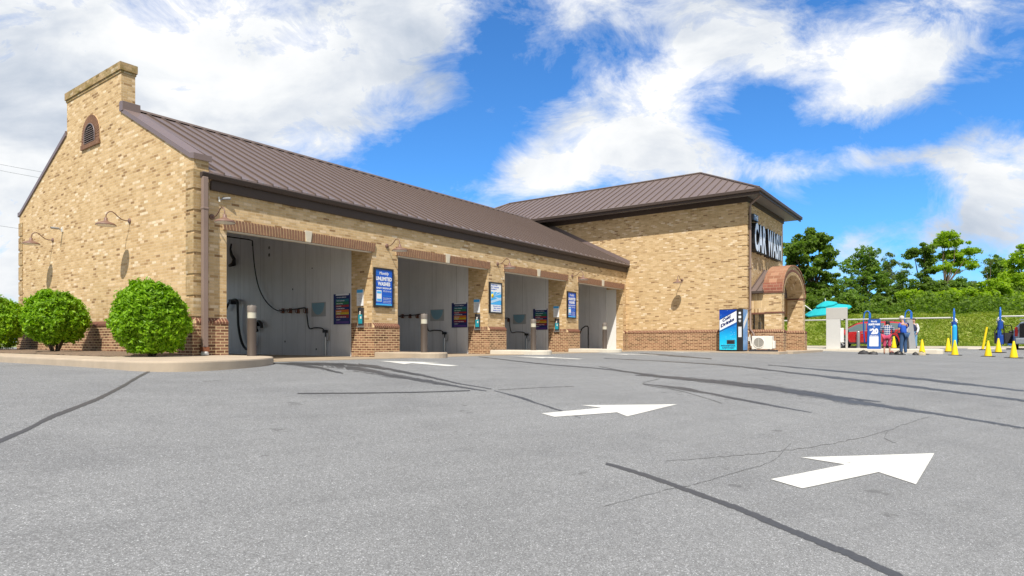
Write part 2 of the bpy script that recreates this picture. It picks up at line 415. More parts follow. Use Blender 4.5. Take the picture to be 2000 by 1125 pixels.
def asphalt():
    m_, n, bs = newmat('asphalt')
    co = n.n('ShaderNodeTexCoord').outputs['Object']
    v1 = n.n('ShaderNodeTexVoronoi'); n.set(v1.inputs['Vector'], co); v1.inputs['Scale'].default_value = 185
    cellr = n.xyz(v1.outputs['Color'])[0]
    v2 = n.n('ShaderNodeTexVoronoi'); n.set(v2.inputs['Vector'], co); v2.inputs['Scale'].default_value = 95
    cell2 = n.xyz(v2.outputs['Color'])[1]
    big = n.noise(co, .35, 5, .6); md = n.noise(co, 2.3, 5, .65); fn = n.noise(co, 28, 4, .7)
    base = n.ramp(cellr, [(0, .115), (.35, .165), (.75, .20), (.95, .245), (1, .44)])
    b2 = n.ramp(cell2, [(0, .84), (.8, 1.0), (.96, 1.10), (1, 1.35)])
    k = n.m('ADD', n.m('ADD', n.m('MULTIPLY', n.m('SUBTRACT', big, .5), .30), n.m('MULTIPLY', n.m('SUBTRACT', md, .5), .20)), n.m('ADD', n.m('MULTIPLY', n.m('SUBTRACT', fn, .5), .40), 1.0))
    c = n.mix(1.0, base, b2, 'MULTIPLY'); c = n.mix(1.0, c, n.comb(k, k, k), 'MULTIPLY')
    c = n.mix(1.0, c, (1.28, 1.31, 1.34), 'MULTIPLY')
    ax_, ay_, az_ = n.xyz(co)
    trk = n.noise(n.comb(n.m('MULTIPLY', ax_, .22), n.m('MULTIPLY', n.m('ADD', ay_, n.m('MULTIPLY', ax_, .36)), 2.2)), 1.3, 4, .6)
    tk = n.m('ADD', n.m('MULTIPLY', n.m('SUBTRACT', trk, .5), .30), 1.0)
    c = n.mix(1.0, c, n.comb(tk, tk, tk), 'MULTIPLY')
    worn = n.ramp(n.noise(n.vadd(co, (9.1, 3.3, 0)), .55, 6, .7), [(.50, 0), (.66, .55)])
    c = n.mix(worn, c, n.mix(1.0, c, (.80, .80, .81), 'MULTIPLY'))
    drip = n.ramp(n.noise(n.vadd(co, (1.4, 7.2, 0)), 1.1, 7, .8), [(.66, 0), (.70, .35)])
    c = n.mix(drip, c, (.12, .12, .122))
    spot = n.ramp(n.noise(n.vadd(co, (4.4, 1.2, 0)), 3.1, 3, .5), [(.705, 0), (.73, .4)])
    c = n.mix(spot, c, (.07, .07, .07))
    n.set(bs.inputs['Base Color'], c)
    bs.inputs['Roughness'].default_value = .88; bs.inputs['Specular IOR Level'].default_value = .3
    b = n.n('ShaderNodeBump'); b.inputs['Strength'].default_value = .5; b.inputs['Distance'].default_value = .005
    n.set(b.inputs['Height'], n.m('ADD', cellr, n.m('MULTIPLY', cell2, .6))); n.set(bs.inputs['Normal'], b.outputs[0])
    return m_
M['asphalt'] = asphalt()

def ribbon_mat(name, c, kind, rough=.6):
    """kind 'tar': nearly solid; 'wet': frayed streaks; 'crack': broken hairline"""
    m_, n, bs = newmat(name)
    uv = n.n('ShaderNodeUVMap').outputs[0]; u, v, _ = n.xyz(uv)
    co = n.n('ShaderNodeTexCoord').outputs['Object']
    edge = n.m('ABSOLUTE', n.m('SUBTRACT', n.m('MULTIPLY', v, 2.0), 1.0))
    if kind == 'tar':
        nz = n.noise(n.comb(u, n.m('MULTIPLY', v, .3)), 5, 5, .7)
        nz2 = n.noise(co, 38, 4, .7)
        a = n.m('LESS_THAN', n.m('ADD', edge, n.m('ADD', n.m('MULTIPLY', nz, 1.1), n.m('MULTIPLY', nz2, .7))), 1.62)
    elif kind == 'wet':
        nz = n.noise(n.comb(n.m('MULTIPLY', u, .55), n.m('MULTIPLY', v, 7.0)), 3.3, 9, .72)
        n2 = n.noise(co, 45, 3, .6)
        a = n.m('LESS_THAN', n.m('ADD', n.m('MULTIPLY', edge, .62), n.m('ADD', n.m('MULTIPLY', nz, 1.25), n.m('MULTIPLY', n2, .60))), 1.09)
    else:
        nz = n.noise(n.comb(n.m('MULTIPLY', u, 2.2), n.m('MULTIPLY', v, .8)), 6, 6, .75)
        a = n.m('LESS_THAN', n.m('ADD', edge, n.m('MULTIPLY', nz, 2.4)), 1.42)
    k = n.m('ADD', n.m('MULTIPLY', n.noise(co, 55, 3, .6), .9), .55)
    n.set(bs.inputs['Base Color'], n.mix(1.0, c, n.comb(k, k, k), 'MULTIPLY'))
    bs.inputs['Roughness'].default_value = rough
    n.set(bs.inputs['Alpha'], a)
    return m_
M['tar'] = ribbon_mat('tar_sealant', (.062, .062, .064), 'tar', .55)
M['wet'] = ribbon_mat('damp_asphalt', (.066, .067, .070), 'wet', .5)
M['crack'] = ribbon_mat('hairline_crack', (.085, .085, .085), 'crack', .9)
def paint():
    m_, n, bs = newmat('white_road_paint')
    co = n.n('ShaderNodeTexCoord').outputs['Object']
    a = n.ramp(n.noise(co, 7, 10, .85), [(.33, .0), (.39, 1)])
    k = n.m('ADD', n.m('ADD', n.m('MULTIPLY', n.noise(co, 90, 3, .6), .22), n.m('MULTIPLY', n.noise(co, 2.4, 5, .7), .40)), .30)
    n.set(bs.inputs['Base Color'], n.comb(k, k, n.m('MULTIPLY', k, .95))); bs.inputs['Roughness'].default_value = .8
    n.set(bs.inputs['Alpha'], a)
    return m_
M['paint'] = paint()

def leafmat(name, c1, c2, c3, trans=.55):
    m_, n, bs = newmat(name)
    rnd = n.n('ShaderNodeNewGeometry').outputs['Random Per Island']
    co = n.n('ShaderNodeTexCoord').outputs['Object']
    nz = n.noise(co, .9, 3, .6)
    pos = n.m('ADD', n.m('MULTIPLY', rnd, .6), n.m('MULTIPLY', n.m('SUBTRACT', nz, .3), 1.0), clamp=True)
    c = n.ramp(pos, [(0, c1), (.5, c2), (1, c3)])
    n.set(bs.inputs['Base Color'], c); bs.inputs['Roughness'].default_value = .5; bs.inputs['Specular IOR Level'].default_value = .35
    tr = n.n('ShaderNodeBsdfTranslucent'); n.set(tr.inputs['Color'], n.mix(1.0, c, (1.5, 1.6, .7), 'MULTIPLY'))
    mx = n.n('ShaderNodeMixShader'); mx.inputs[0].default_value = trans
    n.t.links.new(bs.outputs[0], mx.inputs[1]); n.t.links.new(tr.outputs[0], mx.inputs[2])
    n.t.links.new(mx.outputs[0], n.t.nodes['Material Output'].inputs[0])
    return m_
M['leaf_bush'] = leafmat('shrub_leaves', (.09, .20, .005), (.20, .38, .008), (.36, .56, .016), .35)
M['leaf_dark'] = leafmat('dark_leaves', (.06, .11, .014), (.13, .215, .032), (.25, .36, .06))
M['leaf_mid'] = leafmat('mid_leaves', (.08, .145, .024), (.16, .27, .045), (.27, .40, .08))
M['leaf_bright'] = leafmat('bright_leaves', (.12, .21, .010), (.26, .40, .018), (.44, .56, .04))
M['leaf_olive'] = leafmat('pale_leaves', (.08, .12, .035), (.14, .20, .06), (.22, .28, .10))
M['grass_blade'] = leafmat('grass_blades', (.14, .22, .025), (.27, .36, .045), (.42, .42, .13), .3)

def grassmat():
    m_, n, bs = newmat('grass')
    co = n.n('ShaderNodeTexCoord').outputs['Object']
    a = n.noise(co, .35, 5, .65); b = n.noise(co, 2.5, 5, .7); c_ = n.noise(co, 22, 3, .6)
    c = n.mix(n.ramp(a, [(.35, 0), (.65, 1)]), (.17, .235, .035), (.25, .29, .065))
    c = n.mix(n.ramp(b, [(.45, 0), (.75, .7)]), c, (.26, .24, .09))
    k = n.m('ADD', n.m('MULTIPLY', c_, .9), .5)
    n.set(bs.inputs['Base Color'], n.mix(1.0, c, n.comb(k, k, k), 'MULTIPLY')); bs.inputs['Roughness'].default_value = .9
    bp = n.n('ShaderNodeBump'); bp.inputs['Strength'].default_value = 1; bp.inputs['Distance'].default_value = .08
    n.set(bp.inputs['Height'], b); n.set(bs.inputs['Normal'], bp.outputs[0])
    return m_
M['grass'] = grassmat()
def carpaint(name, c, rough=.28, metal=.3):
    m_ = plain(name, c, rough, metal, var=.02, coat=.8); return m_
M['red_car'] = carpaint('red_car_paint', (.55, .018, .022))
M['silver_car'] = carpaint('silver_car_paint', (.30, .33, .38), .3, .5)
M['glass'] = plain('dark_glass', (.02, .03, .032), .08, var=.02, spec=.9)
M['glass_l'] = plain('tinted_glass', (.10, .14, .14), .08, var=.02, spec=.9)
M['alloy'] = plain('alloy_wheel', (.62, .62, .64), .3, .6, var=.05)
M['taillight'] = plain('red_lens', (.5, .01, .01), .25, var=.05)

# ------------------------------------------------------------------ ground
def grid(name, xs, ys, zf, mat, label=None, kind='structure'):
    mb = MB(); nx, ny = len(xs), len(ys)
    V = [(x, y, zf(x, y)) for x in xs for y in ys]
    F = [(i * ny + j, (i + 1) * ny + j, (i + 1) * ny + j + 1, i * ny + j + 1) for i in range(nx - 1) for j in range(ny - 1)]
    mb.add(V, F, True); o = mb.build(name, mat); tag(o, kind=kind); return o
def frange(a, b, s):
    n_ = int(round((b - a) / s)); return [a + (b - a) * i / n_ for i in range(n_ + 1)]
ground = grid('parking_lot', frange(-30, 48.5, .5), frange(-30, 60, .5), g, M['asphalt'])
def bankz(x, y):
    k = min(max((x - 48.3) / 7.0, 0), 1); k = k * k * (3 - 2 * k)
    top = 2.02 + .012 * (y - 4)
    z = -.425 + k * (top + .425)
    if x > 48.4: z += .10 * mnoise.noise(Vector((x * .5, y * .4, 0))) * min(1, (x - 48.4)) + .05 * mnoise.noise(Vector((x * 1.7, y * 1.3, 4)))
    return z
bank_o = grid('grass_bank', frange(48.3, 58, .25) + frange(60, 110, 5), frange(-30, 60, .5), bankz, M['grass'])
far = MB()
for (x0, x1, y0, y1, z) in ((-900, 48.2, -900, -30, -.9), (-900, -30, -30, 60, -.9), (-900, 48.2, 60, 900, -.5), (48.2, 900, -900, -30, -.5), (48.2, 900, 60, 900, -.5), (110, 900, -30, 60, 1.5)):
    far.quad((x0, y0, z), (x1, y0, z), (x1, y1, z), (x0, y1, z))
tag(far.build('field', M['grass']), kind='structure')

# ribbons on the asphalt (sealed cracks, damp streaks)
def ribbon(name, pts, mat, label, cat, zoff=.004, jit=.12, kind=None, group=None):
    """pts: (u, v, width) along the line as measured"""
    P = []
    for i in range(len(pts) - 1):
        a, b = pts[i], pts[i + 1]; p0 = pts[max(i - 1, 0)]; p3 = pts[min(i + 2, len(pts) - 1)]
        k = max(3, int(math.hypot(b[0] - a[0], b[1] - a[1]) / 9))
        for j in range(k):
            t = j / k
            P.append([.5 * (2 * a[c] + (b[c] - p0[c]) * t + (2 * p0[c] - 5 * a[c] + 4 * b[c] - p3[c]) * t * t + (3 * a[c] - p0[c] - 3 * b[c] + p3[c]) * t ** 3) for c in range(3)])
    P.append(list(pts[-1]))
    V = []; uvs = []; acc = 0; last = None; NS = 5
    for i, (u, v, wd) in enumerate(P):
        q0, q1 = P[max(i - 1, 0)], P[min(i + 1, len(P) - 1)]
        tx, ty = q1[0] - q0[0], q1[1] - q0[1]; L = math.hypot(tx, ty) or 1
        nx, ny = -ty / L, tx / L; wd = max(wd, .6)
        ju = random.uniform(-1, 1) * jit * wd * .3
        c = hit(u, v)
        if last is not None: acc += (c - last).length
        last = c
        e0 = hit(u - nx * wd / 2 + nx * ju, v - ny * wd / 2 + ny * ju); e1 = hit(u + nx * wd / 2 + nx * ju, v + ny * wd / 2 + ny * ju)
        for k in range(NS):
            p = e0.lerp(e1, k / (NS - 1)); p.z = g(p.x, p.y) + zoff * .5; V.append(p); uvs.append((acc, k / (NS - 1)))
    mb = MB(); F = []
    for i in range(len(P) - 1):
        for k in range(NS - 1): F.append((i * NS + k, i * NS + k + 1, (i + 1) * NS + k + 1, (i + 1) * NS + k))
    # normals up
    a, b, c = V[F[0][0]], V[F[0][1]], V[F[0][2]]
    if (b - a).cross(c - a).z < 0: F = [f[::-1] for f in F]
    mb.add(V, F)
    for i, f in enumerate(F): mb.uv[i] = [uvs[j] for j in f]
    o = mb.build(name, mat)
    return tag(o, label, cat, group, kind)

ribbon('tar_seal', [(292, 725, 5), (262, 741, 6), (235, 757, 7), (180, 784, 8), (100, 815, 9), (50, 840, 9), (-10, 866, 11), (-80, 900, 12)], M['tar'], 'black tar seal curving from the kerb to the left edge of the lot', 'crack seal', .006)
ribbon('tar_seal', [(1183, 906, 6), (1240, 922, 9), (1350, 960, 10), (1450, 997, 13), (1540, 1035, 15), (1650, 1080, 17), (1745, 1122, 18), (1850, 1175, 20)], M['tar'], 'wide black tar seal running towards the bottom right below the large arrow', 'crack seal', .006)
W = 'structure'
ribbon('damp_streak', [(527, 710, 5), (580, 713, 16), (640, 718, 26), (700, 724, 26), (770, 735, 20), (850, 748, 14), (905, 757, 10), (950, 764, 5)], M['wet'], None, None, .0045, kind=W)
ribbon('damp_streak', [(530, 709, 3), (600, 711, 10), (690, 714, 12), (760, 722, 6)], M['wet'], None, None, .0082, kind=W)
ribbon('damp_streak', [(560, 712, 6), (620, 719, 14), (670, 730, 6)], M['wet'], None, None, .0065, kind=W)
ribbon('damp_streak', [(700, 712, 10), (760, 722, 14), (840, 737, 10), (900, 750, 6), (960, 760, 4)], M['wet'], None, None, .0075, kind=W)
ribbon('damp_streak', [(965, 763, 4), (1010, 775, 9), (1055, 790, 9), (1100, 804, 7), (1135, 817, 2)], M['wet'], None, None, .0045, kind=W)
ribbon('hairline_crack', [(581, 769, 2.4), (700, 768, 2.4), (830, 766, 2.4), (918, 763, 2.4)], M['tar'], None, None, .0085, kind=W)
ribbon('hairline_crack', [(972, 762, 2), (1060, 757, 2), (1121, 755, 2)], M['crack'], None, None, .0085, kind=W)
ribbon('damp_streak', [(935, 697, 4), (1060, 711, 5), (1180, 721, 6), (1300, 737, 14), (1430, 750, 22), (1560, 768, 30), (1680, 788, 26), (1830, 809, 12), (2010, 838, 10), (2100, 852, 8)], M['wet'], None, None, .0045, kind=W)
ribbon('damp_streak', [(1240, 733, 5), (1350, 741, 12), (1480, 756, 18), (1600, 772, 16), (1720, 785, 5)], M['wet'], None, None, .0055, kind=W)
ribbon('damp_streak', [(1255, 750, 4), (1330, 759, 13), (1400, 772, 12), (1500, 791, 10), (1585, 806, 4)], M['wet'], None, None, .0065, kind=W)
ribbon('damp_streak', [(1180, 700, 3), (1300, 706, 4), (1430, 715, 7), (1560, 730, 9), (1700, 746, 13), (1850, 764, 11), (2010, 784, 11), (2100, 795, 8)], M['wet'], None, None, .0045, kind=W)
ribbon('damp_streak', [(1500, 713, 4), (1620, 724, 8), (1760, 737, 12), (1880, 750, 12), (2010, 765, 8), (2080, 772, 6)], M['wet'], None, None, .0055, kind=W)
ribbon('damp_streak', [(1250, 690, 3), (1310, 695, 7), (1390, 701, 4)], M['wet'], None, None, .0055, kind=W)
ribbon('hairline_crack', [(1170, 716, 3), (1230, 727, 3), (1290, 738, 3), (1255, 750, 3), (1330, 764, 3), (1410, 788, 3)], M['crack'], None, None, .0085, kind=W)
ribbon('hairline_crack', [(1815, 815, 2.6), (1770, 828, 2.6), (1730, 842, 2.8), (1640, 864, 3), (1560, 877, 3), (1530, 880, 3), (1440, 890, 2.6), (1300, 901, 2.2)], M['crack'], None, None, .0045, jit=1.5, kind=W)
ribbon('hairline_crack', [(1545, 866, 2.4), (1532, 880, 3), (1500, 905, 3), (1420, 928, 2.6), (1360, 945, 2.6), (1270, 965, 2.2), (1180, 990, 2)], M['crack'], None, None, .0055, jit=1.5, kind=W)
ribbon('hairline_crack', [(1735, 842, 3), (1728, 856, 3), (1750, 866, 2)], M['crack'], None, None, .0065, jit=1.5, kind=W)

# painted arrows
def drape(poly, n=10):
    """poly given as quads (lists of 4 ground points) subdivided and laid on the ground"""
    mb = MB()
    for q in poly:
        a, b, c, d = [Vector((p[0], p[1], 0)) for p in q]
        V = []; F = []
        for i in range(n + 1):
            for j in range(n + 1):
                s_, t = i / n, j / n
                p = (a * (1 - s_) + b * s_) * (1 - t) + (d * (1 - s_) + c * s_) * t
                V.append((p.x, p.y, g(p.x, p.y) + .0055))
        for i in range(n):
            for j in range(n): F.append((i * (n + 1) + j, (i + 1) * (n + 1) + j, (i + 1) * (n + 1) + j + 1, i * (n + 1) + j + 1))
        a0, b0, c0 = Vector(V[F[0][0]]), Vector(V[F[0][1]]), Vector(V[F[0][2]])
        if (b0 - a0).cross(c0 - a0).z < 0: F = [f[::-1] for f in F]
        mb.add(V, F)
    return mb
def arrow(tail1, neck1, barb1, tip, barb2, neck2, tail2, label):
    h = [hit(*p) for p in (tail1, neck1, barb1, tip, barb2, neck2, tail2)]
    t1, n1, b1, tp, b2, n2, t2 = h
    mb = drape([(t1, n1, n2, t2), (b1, tp, n2, n1), (tp, b2, n2, n2)])
    return tag(mb.build('painted_arrow', M['paint']), label, 'road marking', 'white direction arrows painted on the lot')
arrow((1505, 937), (1650, 908), (1563, 894), (1825, 886), (1789, 947), (1716, 923), (1567, 955), 'large near white arrow painted on the asphalt pointing right')
arrow((1057, 808), (1175, 797), (1135, 792), (1323, 790), (1225, 814), (1205, 806), (1083, 815), 'white arrow painted in mid lot pointing right across a damp streak')
def bay_arrow(cx, y0, label):
    L, hw, sh, sw = 2.3, .55, 1.2, .17
    y1 = y0 + L
    mb = drape([((cx - sw, y0), (cx + sw, y0), (cx + sw, y1 - sh), (cx - sw, y1 - sh)), ((cx - hw, y1 - sh - .22), (cx, y1 - sh), (cx, y1), (cx, y1)), ((cx, y1 - sh), (cx + hw, y1 - sh - .22), (cx, y1), (cx, y1))])
    return tag(mb.build('painted_arrow', M['paint']), label, 'road marking', 'white direction arrows painted on the lot')
_c = hit(865, 722)
bay_arrow(9.95, 8.80, 'white arrow painted in front of the nearest wash bay')
bay_arrow(15.24, 8.80, 'white arrow painted in front of the second wash bay from the left')
bay_arrow(20.53, 8.80, 'white arrow painted in front of the third wash bay from the left')
bay_arrow(25.82, 8.80, 'white arrow painted in front of the farthest wash bay')

# ------------------------------------------------------------------ islands, pavement, mulch
def slab(name, outline, z0, z1, mat, label=None, cat=None, kind='structure', group=None, bev=.03):
    mb = MB(); n = len(outline)
    V = [(x, y, z0) for x, y in outline] + [(x, y, z1 - bev) for x, y in outline]
    cx_ = sum(p[0] for p in outline) / n; cy_ = sum(p[1] for p in outline) / n
    def inset(x, y, d): L = math.hypot(x - cx_, y - cy_); return (x - (x - cx_) / L * d, y - (y - cy_) / L * d)
    for dd, zz in ((bev * .3, z1 - bev * .3), (bev, z1)):
        V += [(*inset(x, y, dd), zz) for x, y in outline]
    F = []
    for r in range(3):
        for i in range(n): F.append((r * n + i, r * n + (i + 1) % n, (r + 1) * n + (i + 1) % n, (r + 1) * n + i))
    F.append(tuple(range(3 * n, 4 * n)))
    area = sum(outline[i][0] * outline[(i + 1) % n][1] - outline[(i + 1) % n][0] * outline[i][1] for i in range(n))
    if area < 0: F = [f[::-1] for f in F]
    mb.add(V, F); return tag(mb.build(name, mat), label, cat, group, kind)
def arc(cx_, cy_, r, a0, a1, n=8): return [(cx_ + r * math.cos(R(a0 + (a1 - a0) * i / n)), cy_ + r * math.sin(R(a0 + (a1 - a0) * i / n))) for i in range(n + 1)]
side = [(4.55, 45), (4.48, 30), (4.47, 17), (4.47, 13), (4.47, 11.0), (4.50, 10.65), (4.62, 10.32), (4.85, 10.10), (5.15, 10.02), (5.5, 10.06), (5.9, 10.18), (6.4, 10.42), (6.9, 10.78), (7.3, 11.2), (7.6, 11.65), (7.78, 12.15), (7.82, 12.7), (7.82, 13.72), (7.4, 13.72), (7.0, 13.74), (7.0, 45)]
def smooth_line(pts, n=5):
    out = []
    for i in range(len(pts) - 1):
        p0, p1, p2, p3 = pts[max(i - 1, 0)], pts[i], pts[i + 1], pts[min(i + 2, len(pts) - 1)]
        for k in range(n):
            t = k / n; out.append(tuple(.5 * (2 * p1[c] + (p2[c] - p0[c]) * t + (2 * p0[c] - 5 * p1[c] + 4 * p2[c] - p3[c]) * t * t + (3 * p1[c] - p0[c] - 3 * p2[c] + p3[c]) * t ** 3) for c in (0, 1)))
    return out + [pts[-1]]
side = side[:3] + smooth_line(side[3:17]) + side[17:]
slab('pavement', side, -.62, -.308, M['concrete'])
for i, (x0, x1) in enumerate(((12.15, 13.14), (17.44, 18.43), (22.74, 23.74))):
    cxx = (x0 + x1) / 2
    ol = [(x0, 13.70), (x0, 12.1)] + [(cxx + .495 * math.cos(R(a)), 12.05 + .5 * math.sin(R(a))) for a in range(195, 346, 15)] + [(x1, 12.1), (x1, 13.70)]
    slab('kerb_island', ol, -.62, -.30, M['concrete'] if i == 0 else M['concrete_l'], ['tan concrete island at the foot of the first brick pier', 'pale concrete island at the foot of the second brick pier', 'pale concrete island at the foot of the third brick pier'][i], 'kerb island', None, 'concrete islands at the brick piers')
mb = MB()
for k in range(5):
    x0, x1 = 7.83, 28.2
    mb.box(x0 + (x1 - x0) * k / 5 + .006, x0 + (x1 - x0) * (k + 1) / 5 - .006, 12.25, 27.5, -.6, -.436)
tag(mb.build('apron', M['apron']), kind='structure')
mb = MB(); mb.box(26.95, 28.40, 6.35, 13.2, -.7, -.425); mb.box(28.40, 34.9, 6.15, 8.1, -.7, -.425)
tag(mb.build('pavement', M['concrete']), kind='structure')
mu = MB(); xs = frange(5.55, 7.07, .1); ys = frange(14.2, 34, .2); V = []
for x in xs:
    for y in ys:
        e = min((x - 5.55) / .2, (y - 14.2) / .3, 1)
        V.append((x + .06 * mnoise.noise(Vector((y * 2, x, 0))), y, -.30 + .055 * max(e, 0) + .02 * mnoise.noise(Vector((x * 5, y * 5, 0)))))
ny = len(ys)
mu.add(V, [(i * ny + j, (i + 1) * ny + j, (i + 1) * ny + j + 1, i * ny + j + 1) for i in range(len(xs) - 1) for j in range(ny - 1)], True)
tag(mu.build('mulch_bed', M['mulch']), kind='structure')
# far islands and kerbs
slab('pavement', [(37.5, 1.25), (37.3, 1.5), (37.3, 10.5), (42.5, 10.5), (42.5, 1.6), (38.0, 1.2)], -.75, -.40, M['concrete_l'])
slab('kerb', [(47.6, -30), (47.6, 30), (47.95, 30), (47.95, -30)], -.6, -.29, M['concrete_l'])
slab('kerb', [(42.6, -8), (42.6, .3), (44.9, .3), (44.9, -8)], -.7, -.36, M['concrete_l'])

# ------------------------------------------------------------------ the building
XG, YF, YB, XS, YT, XE = 7.07, 13.8, 24.8, 28.37, 8.02, 34.78
ZF = -.44
bld = empty('car_wash_building', (18, 16, -.45), 'long buff brick car wash with four open bays and a taller block at its end', 'building')
def part(mb, name, mat, parent=None, **k): return mb.build(name, mat, parent or bld, **k)

# gable wall
mb = MB()
gp = [(YF, -.6), (YB, -.6), (YB, 4.04), (20.9, 5.88), (20.9, 6.86), (17.4, 6.86), (17.4, 5.80), (YF, 4.04)]
mb.prism([(XG, y, z) for y, z in gp[::-1]], (.33, 0, 0))
gw = part(mb, 'gable_wall', M['brick'])
mb = MB(); mb.box(XG - .02, XG + .35, 17.38, 20.92, 6.80, 6.865); mb.box(XG - .045, XG + .375, 17.355, 20.945, 6.867, 7.065)
part(mb, 'wall_cap', M['brick_moss'], gw)
# vent opening ring
mb = MB(); cy, cz, ri, ro = 19.24, 5.53, .335, .575
mb.prism([(XG - .012, cy + ro * math.cos(R(a)), cz + ro * math.sin(R(a))) for a in range(0, 181, 12)] + [(XG - .012, cy - ro, 5.37), (XG - .012, cy + ro, 5.37)], (.01, 0, 0))
vb = part(mb, 'vent_surround', M['mortar'], gw)
mb = MB(); nb = 25
for i in range(nb):
    a0, a1 = math.pi * (i + .12) / nb, math.pi * (i + .88) / nb
    mb.prism([(XG - .028, cy + r * math.cos(a), cz + r * math.sin(a)) for r, a in ((ri, a0), (ro, a0), (ro, a1), (ri, a1))], (.014, 0, 0))
for sgn in (-1, 1):
    for k in range(2): mb.box(XG - .028, XG - .014, cy + sgn * ri if sgn > 0 else cy - ro, cy + ro if sgn > 0 else cy - ri, 5.375 + k * .077, 5.375 + k * .077 + .062)
for k in range(16): mb.box(XG - .05, XG - .012, cy - .60 + k * .075, cy - .60 + k * .075 + .06, 5.24, 5.365)
part(mb, 'voussoirs', M['redbrick'], vb)
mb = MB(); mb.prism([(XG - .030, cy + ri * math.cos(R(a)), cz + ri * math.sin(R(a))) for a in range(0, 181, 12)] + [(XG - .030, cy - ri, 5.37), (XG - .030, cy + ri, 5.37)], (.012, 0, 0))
part(mb, 'vent_shade_panel', M['dark'], gw)  # flat dark sheet paints the shade behind the louvre slats
mb = MB(); z = 5.40
while z < cz + ri - .03:
    hw = ri - .02 if z < cz else math.sqrt(max(0, (ri - .02) ** 2 - (z + .03 - cz) ** 2))
    if hw > .04: mb.quad((XG - .034, cy - hw, z), (XG - .034, cy + hw, z), (XG - .060, cy + hw, z - .035), (XG - .060, cy - hw, z - .035)); mb.quad((XG - .060, cy - hw, z - .035), (XG - .060, cy + hw, z - .035), (XG - .057, cy + hw, z - .041), (XG - .057, cy - hw, z - .041))
    z += .056
mb.tube([(XG - .045, cy - ri, 5.37)] + [(XG - .045, cy - ri * math.cos(R(a)), cz + ri * math.sin(R(a))) for a in range(0, 181, 12)] + [(XG - .045, cy + ri, 5.37)], .016, 6)
part(mb, 'louvre', M['coping'], gw)
# coping on the rakes
for pts in ([(YF - .06, 4.0), (YF - .06, 4.13), (YF + .12, 4.15), (17.34, 5.90), (17.34, 6.06), (17.40, 6.06), (17.40, 5.80), (17.36, 5.79), (YF + .12, 4.04)],
            [(YB + .06, 4.0), (YB + .06, 4.13), (YB - .12, 4.15), (20.96, 5.97), (20.96, 6.0), (20.905, 6.0), (20.905, 5.86), (20.94, 5.86), (YB - .12, 4.04)]):
    mb = MB(); mb.prism([(XG - .035, y, z) for y, z in pts], (.41, 0, 0)); part(mb, 'coping', M['coping'])
# water table: base courses with a sloping cap
def base_run(mb, cap, p0, p1, out, z0=-.6, z1=.395, z2=.53, proj=.075):
    """p0->p1 along the wall foot, out = outward unit vector (2D)"""
    p0 = Vector((*p0, 0)); p1 = Vector((*p1, 0)); o = Vector((*out, 0))
    q0, q1 = p0 + o * proj, p1 + o * proj
    mb.prism([p0 + Vector((0, 0, z0)), p1 + Vector((0, 0, z0)), q1 + Vector((0, 0, z0)), q0 + Vector((0, 0, z0))], (0, 0, z1 - z0))
    L = (p1 - p0).length; n = max(1, int(L / .072)); d = (p1 - p0) / n
    for i in range(n):
        a = p0 + d * (i + .10); b = p0 + d * (i + .90)
        u0 = o * (proj + .018)
        cap.prism([a + Vector((0, 0, z2)), a + Vector((0, 0, z1 + .004)), a + u0 + Vector((0, 0, z1 + .004)), a + u0 + Vector((0, 0, z1 + .05))], b - a)
def base_set(runs, parent=None):
    bm_, cp = MB(), MB()
    for r_ in runs: base_run(bm_, cp, *r_)
    bp = part(bm_, 'brick_base', M['base'], parent)
    part(cp, 'rowlock_cap', M['redbrick2'], bp)
    bk = MB()
    for r_ in runs:
        p0, p1, o = Vector((*r_[0], 0)), Vector((*r_[1], 0)), Vector((*r_[2], 0))
        bk.prism([p0 + Vector((0, 0, .522)), p0 + Vector((0, 0, .397)), p0 + o * .086 + Vector((0, 0, .397)), p0 + o * .086 + Vector((0, 0, .440))], p1 - p0)
    part(bk, 'mortar_bed', M['mortar'], bp)
base_set([((XG, YB), (XG, YF - .07), (-1, 0))])
base_set([((XG - .0, YF), (7.82, YF), (0, -1))])
# quoins at the two gable corners and front
def quoins(x0, y0, sx, sy, z0, z1, mat, wlen=.32, pitch=.47):
    mb = MB(); z = z0
    while z + pitch * .86 < z1:
        a, b = z, z + pitch * .86
        xa, xb = sorted((x0 + sx * -.022, x0 + sx * wlen)); ya, yb = sorted((y0 + sy * -.022, y0 + sy * wlen))
        mb.box(xa, xb, ya, yb, a, b); z += pitch
    part(mb, 'quoins', mat)
quoins(XG, YF, 1, 1, .56, 3.98, M['brick_corner'])
quoins(XG, YB, 1, -1, .56, 3.98, M['brick_corner'])

# front and rear walls with four bays
OP = [(7.82, 12.15), (13.14, 17.44), (18.43, 22.74), (23.74, 28.03)]
ZL = 2.55
for (ya, yb, nm, outd) in ((YF, 14.70, 'front_wall', -1), (23.9, YB, 'rear_wall', 1)):
    mb = MB()
    hy0, hy1 = (ya + .002, ya + .30) if outd < 0 else (yb - .30, yb)
    mb.box(XG + .331, XS - .003, hy0, hy1, ZL, 3.72)                  # header
    py0, py1 = (hy1 + .001, 14.70) if outd < 0 else (23.9, hy0 - .001)
    for xa_, xb_ in [(XG + .331, OP[0][0])] + [(OP[i][1], OP[i + 1][0]) for i in range(3)] + [(OP[3][1], XS - .003)]: mb.box(xa_, xb_, py0, py1, ZL + .001, 3.95)
    mb.box(XG + .331, OP[0][0], ya + .002, yb, -.6, ZL)
    for i in range(3): mb.box(OP[i][1], OP[i + 1][0], ya + .002, yb, -.6, ZL)
    mb.box(OP[3][1], XS - .003, ya + .002, yb if outd > 0 else YF + .37, -.6, ZL)
    part(mb, nm, M['brick'])
mb = MB(); mb.box(OP[3][1], XS - .003, YF + .372, 14.70, -.6, ZL); part(mb, 'end_wall_lining', M['white'])
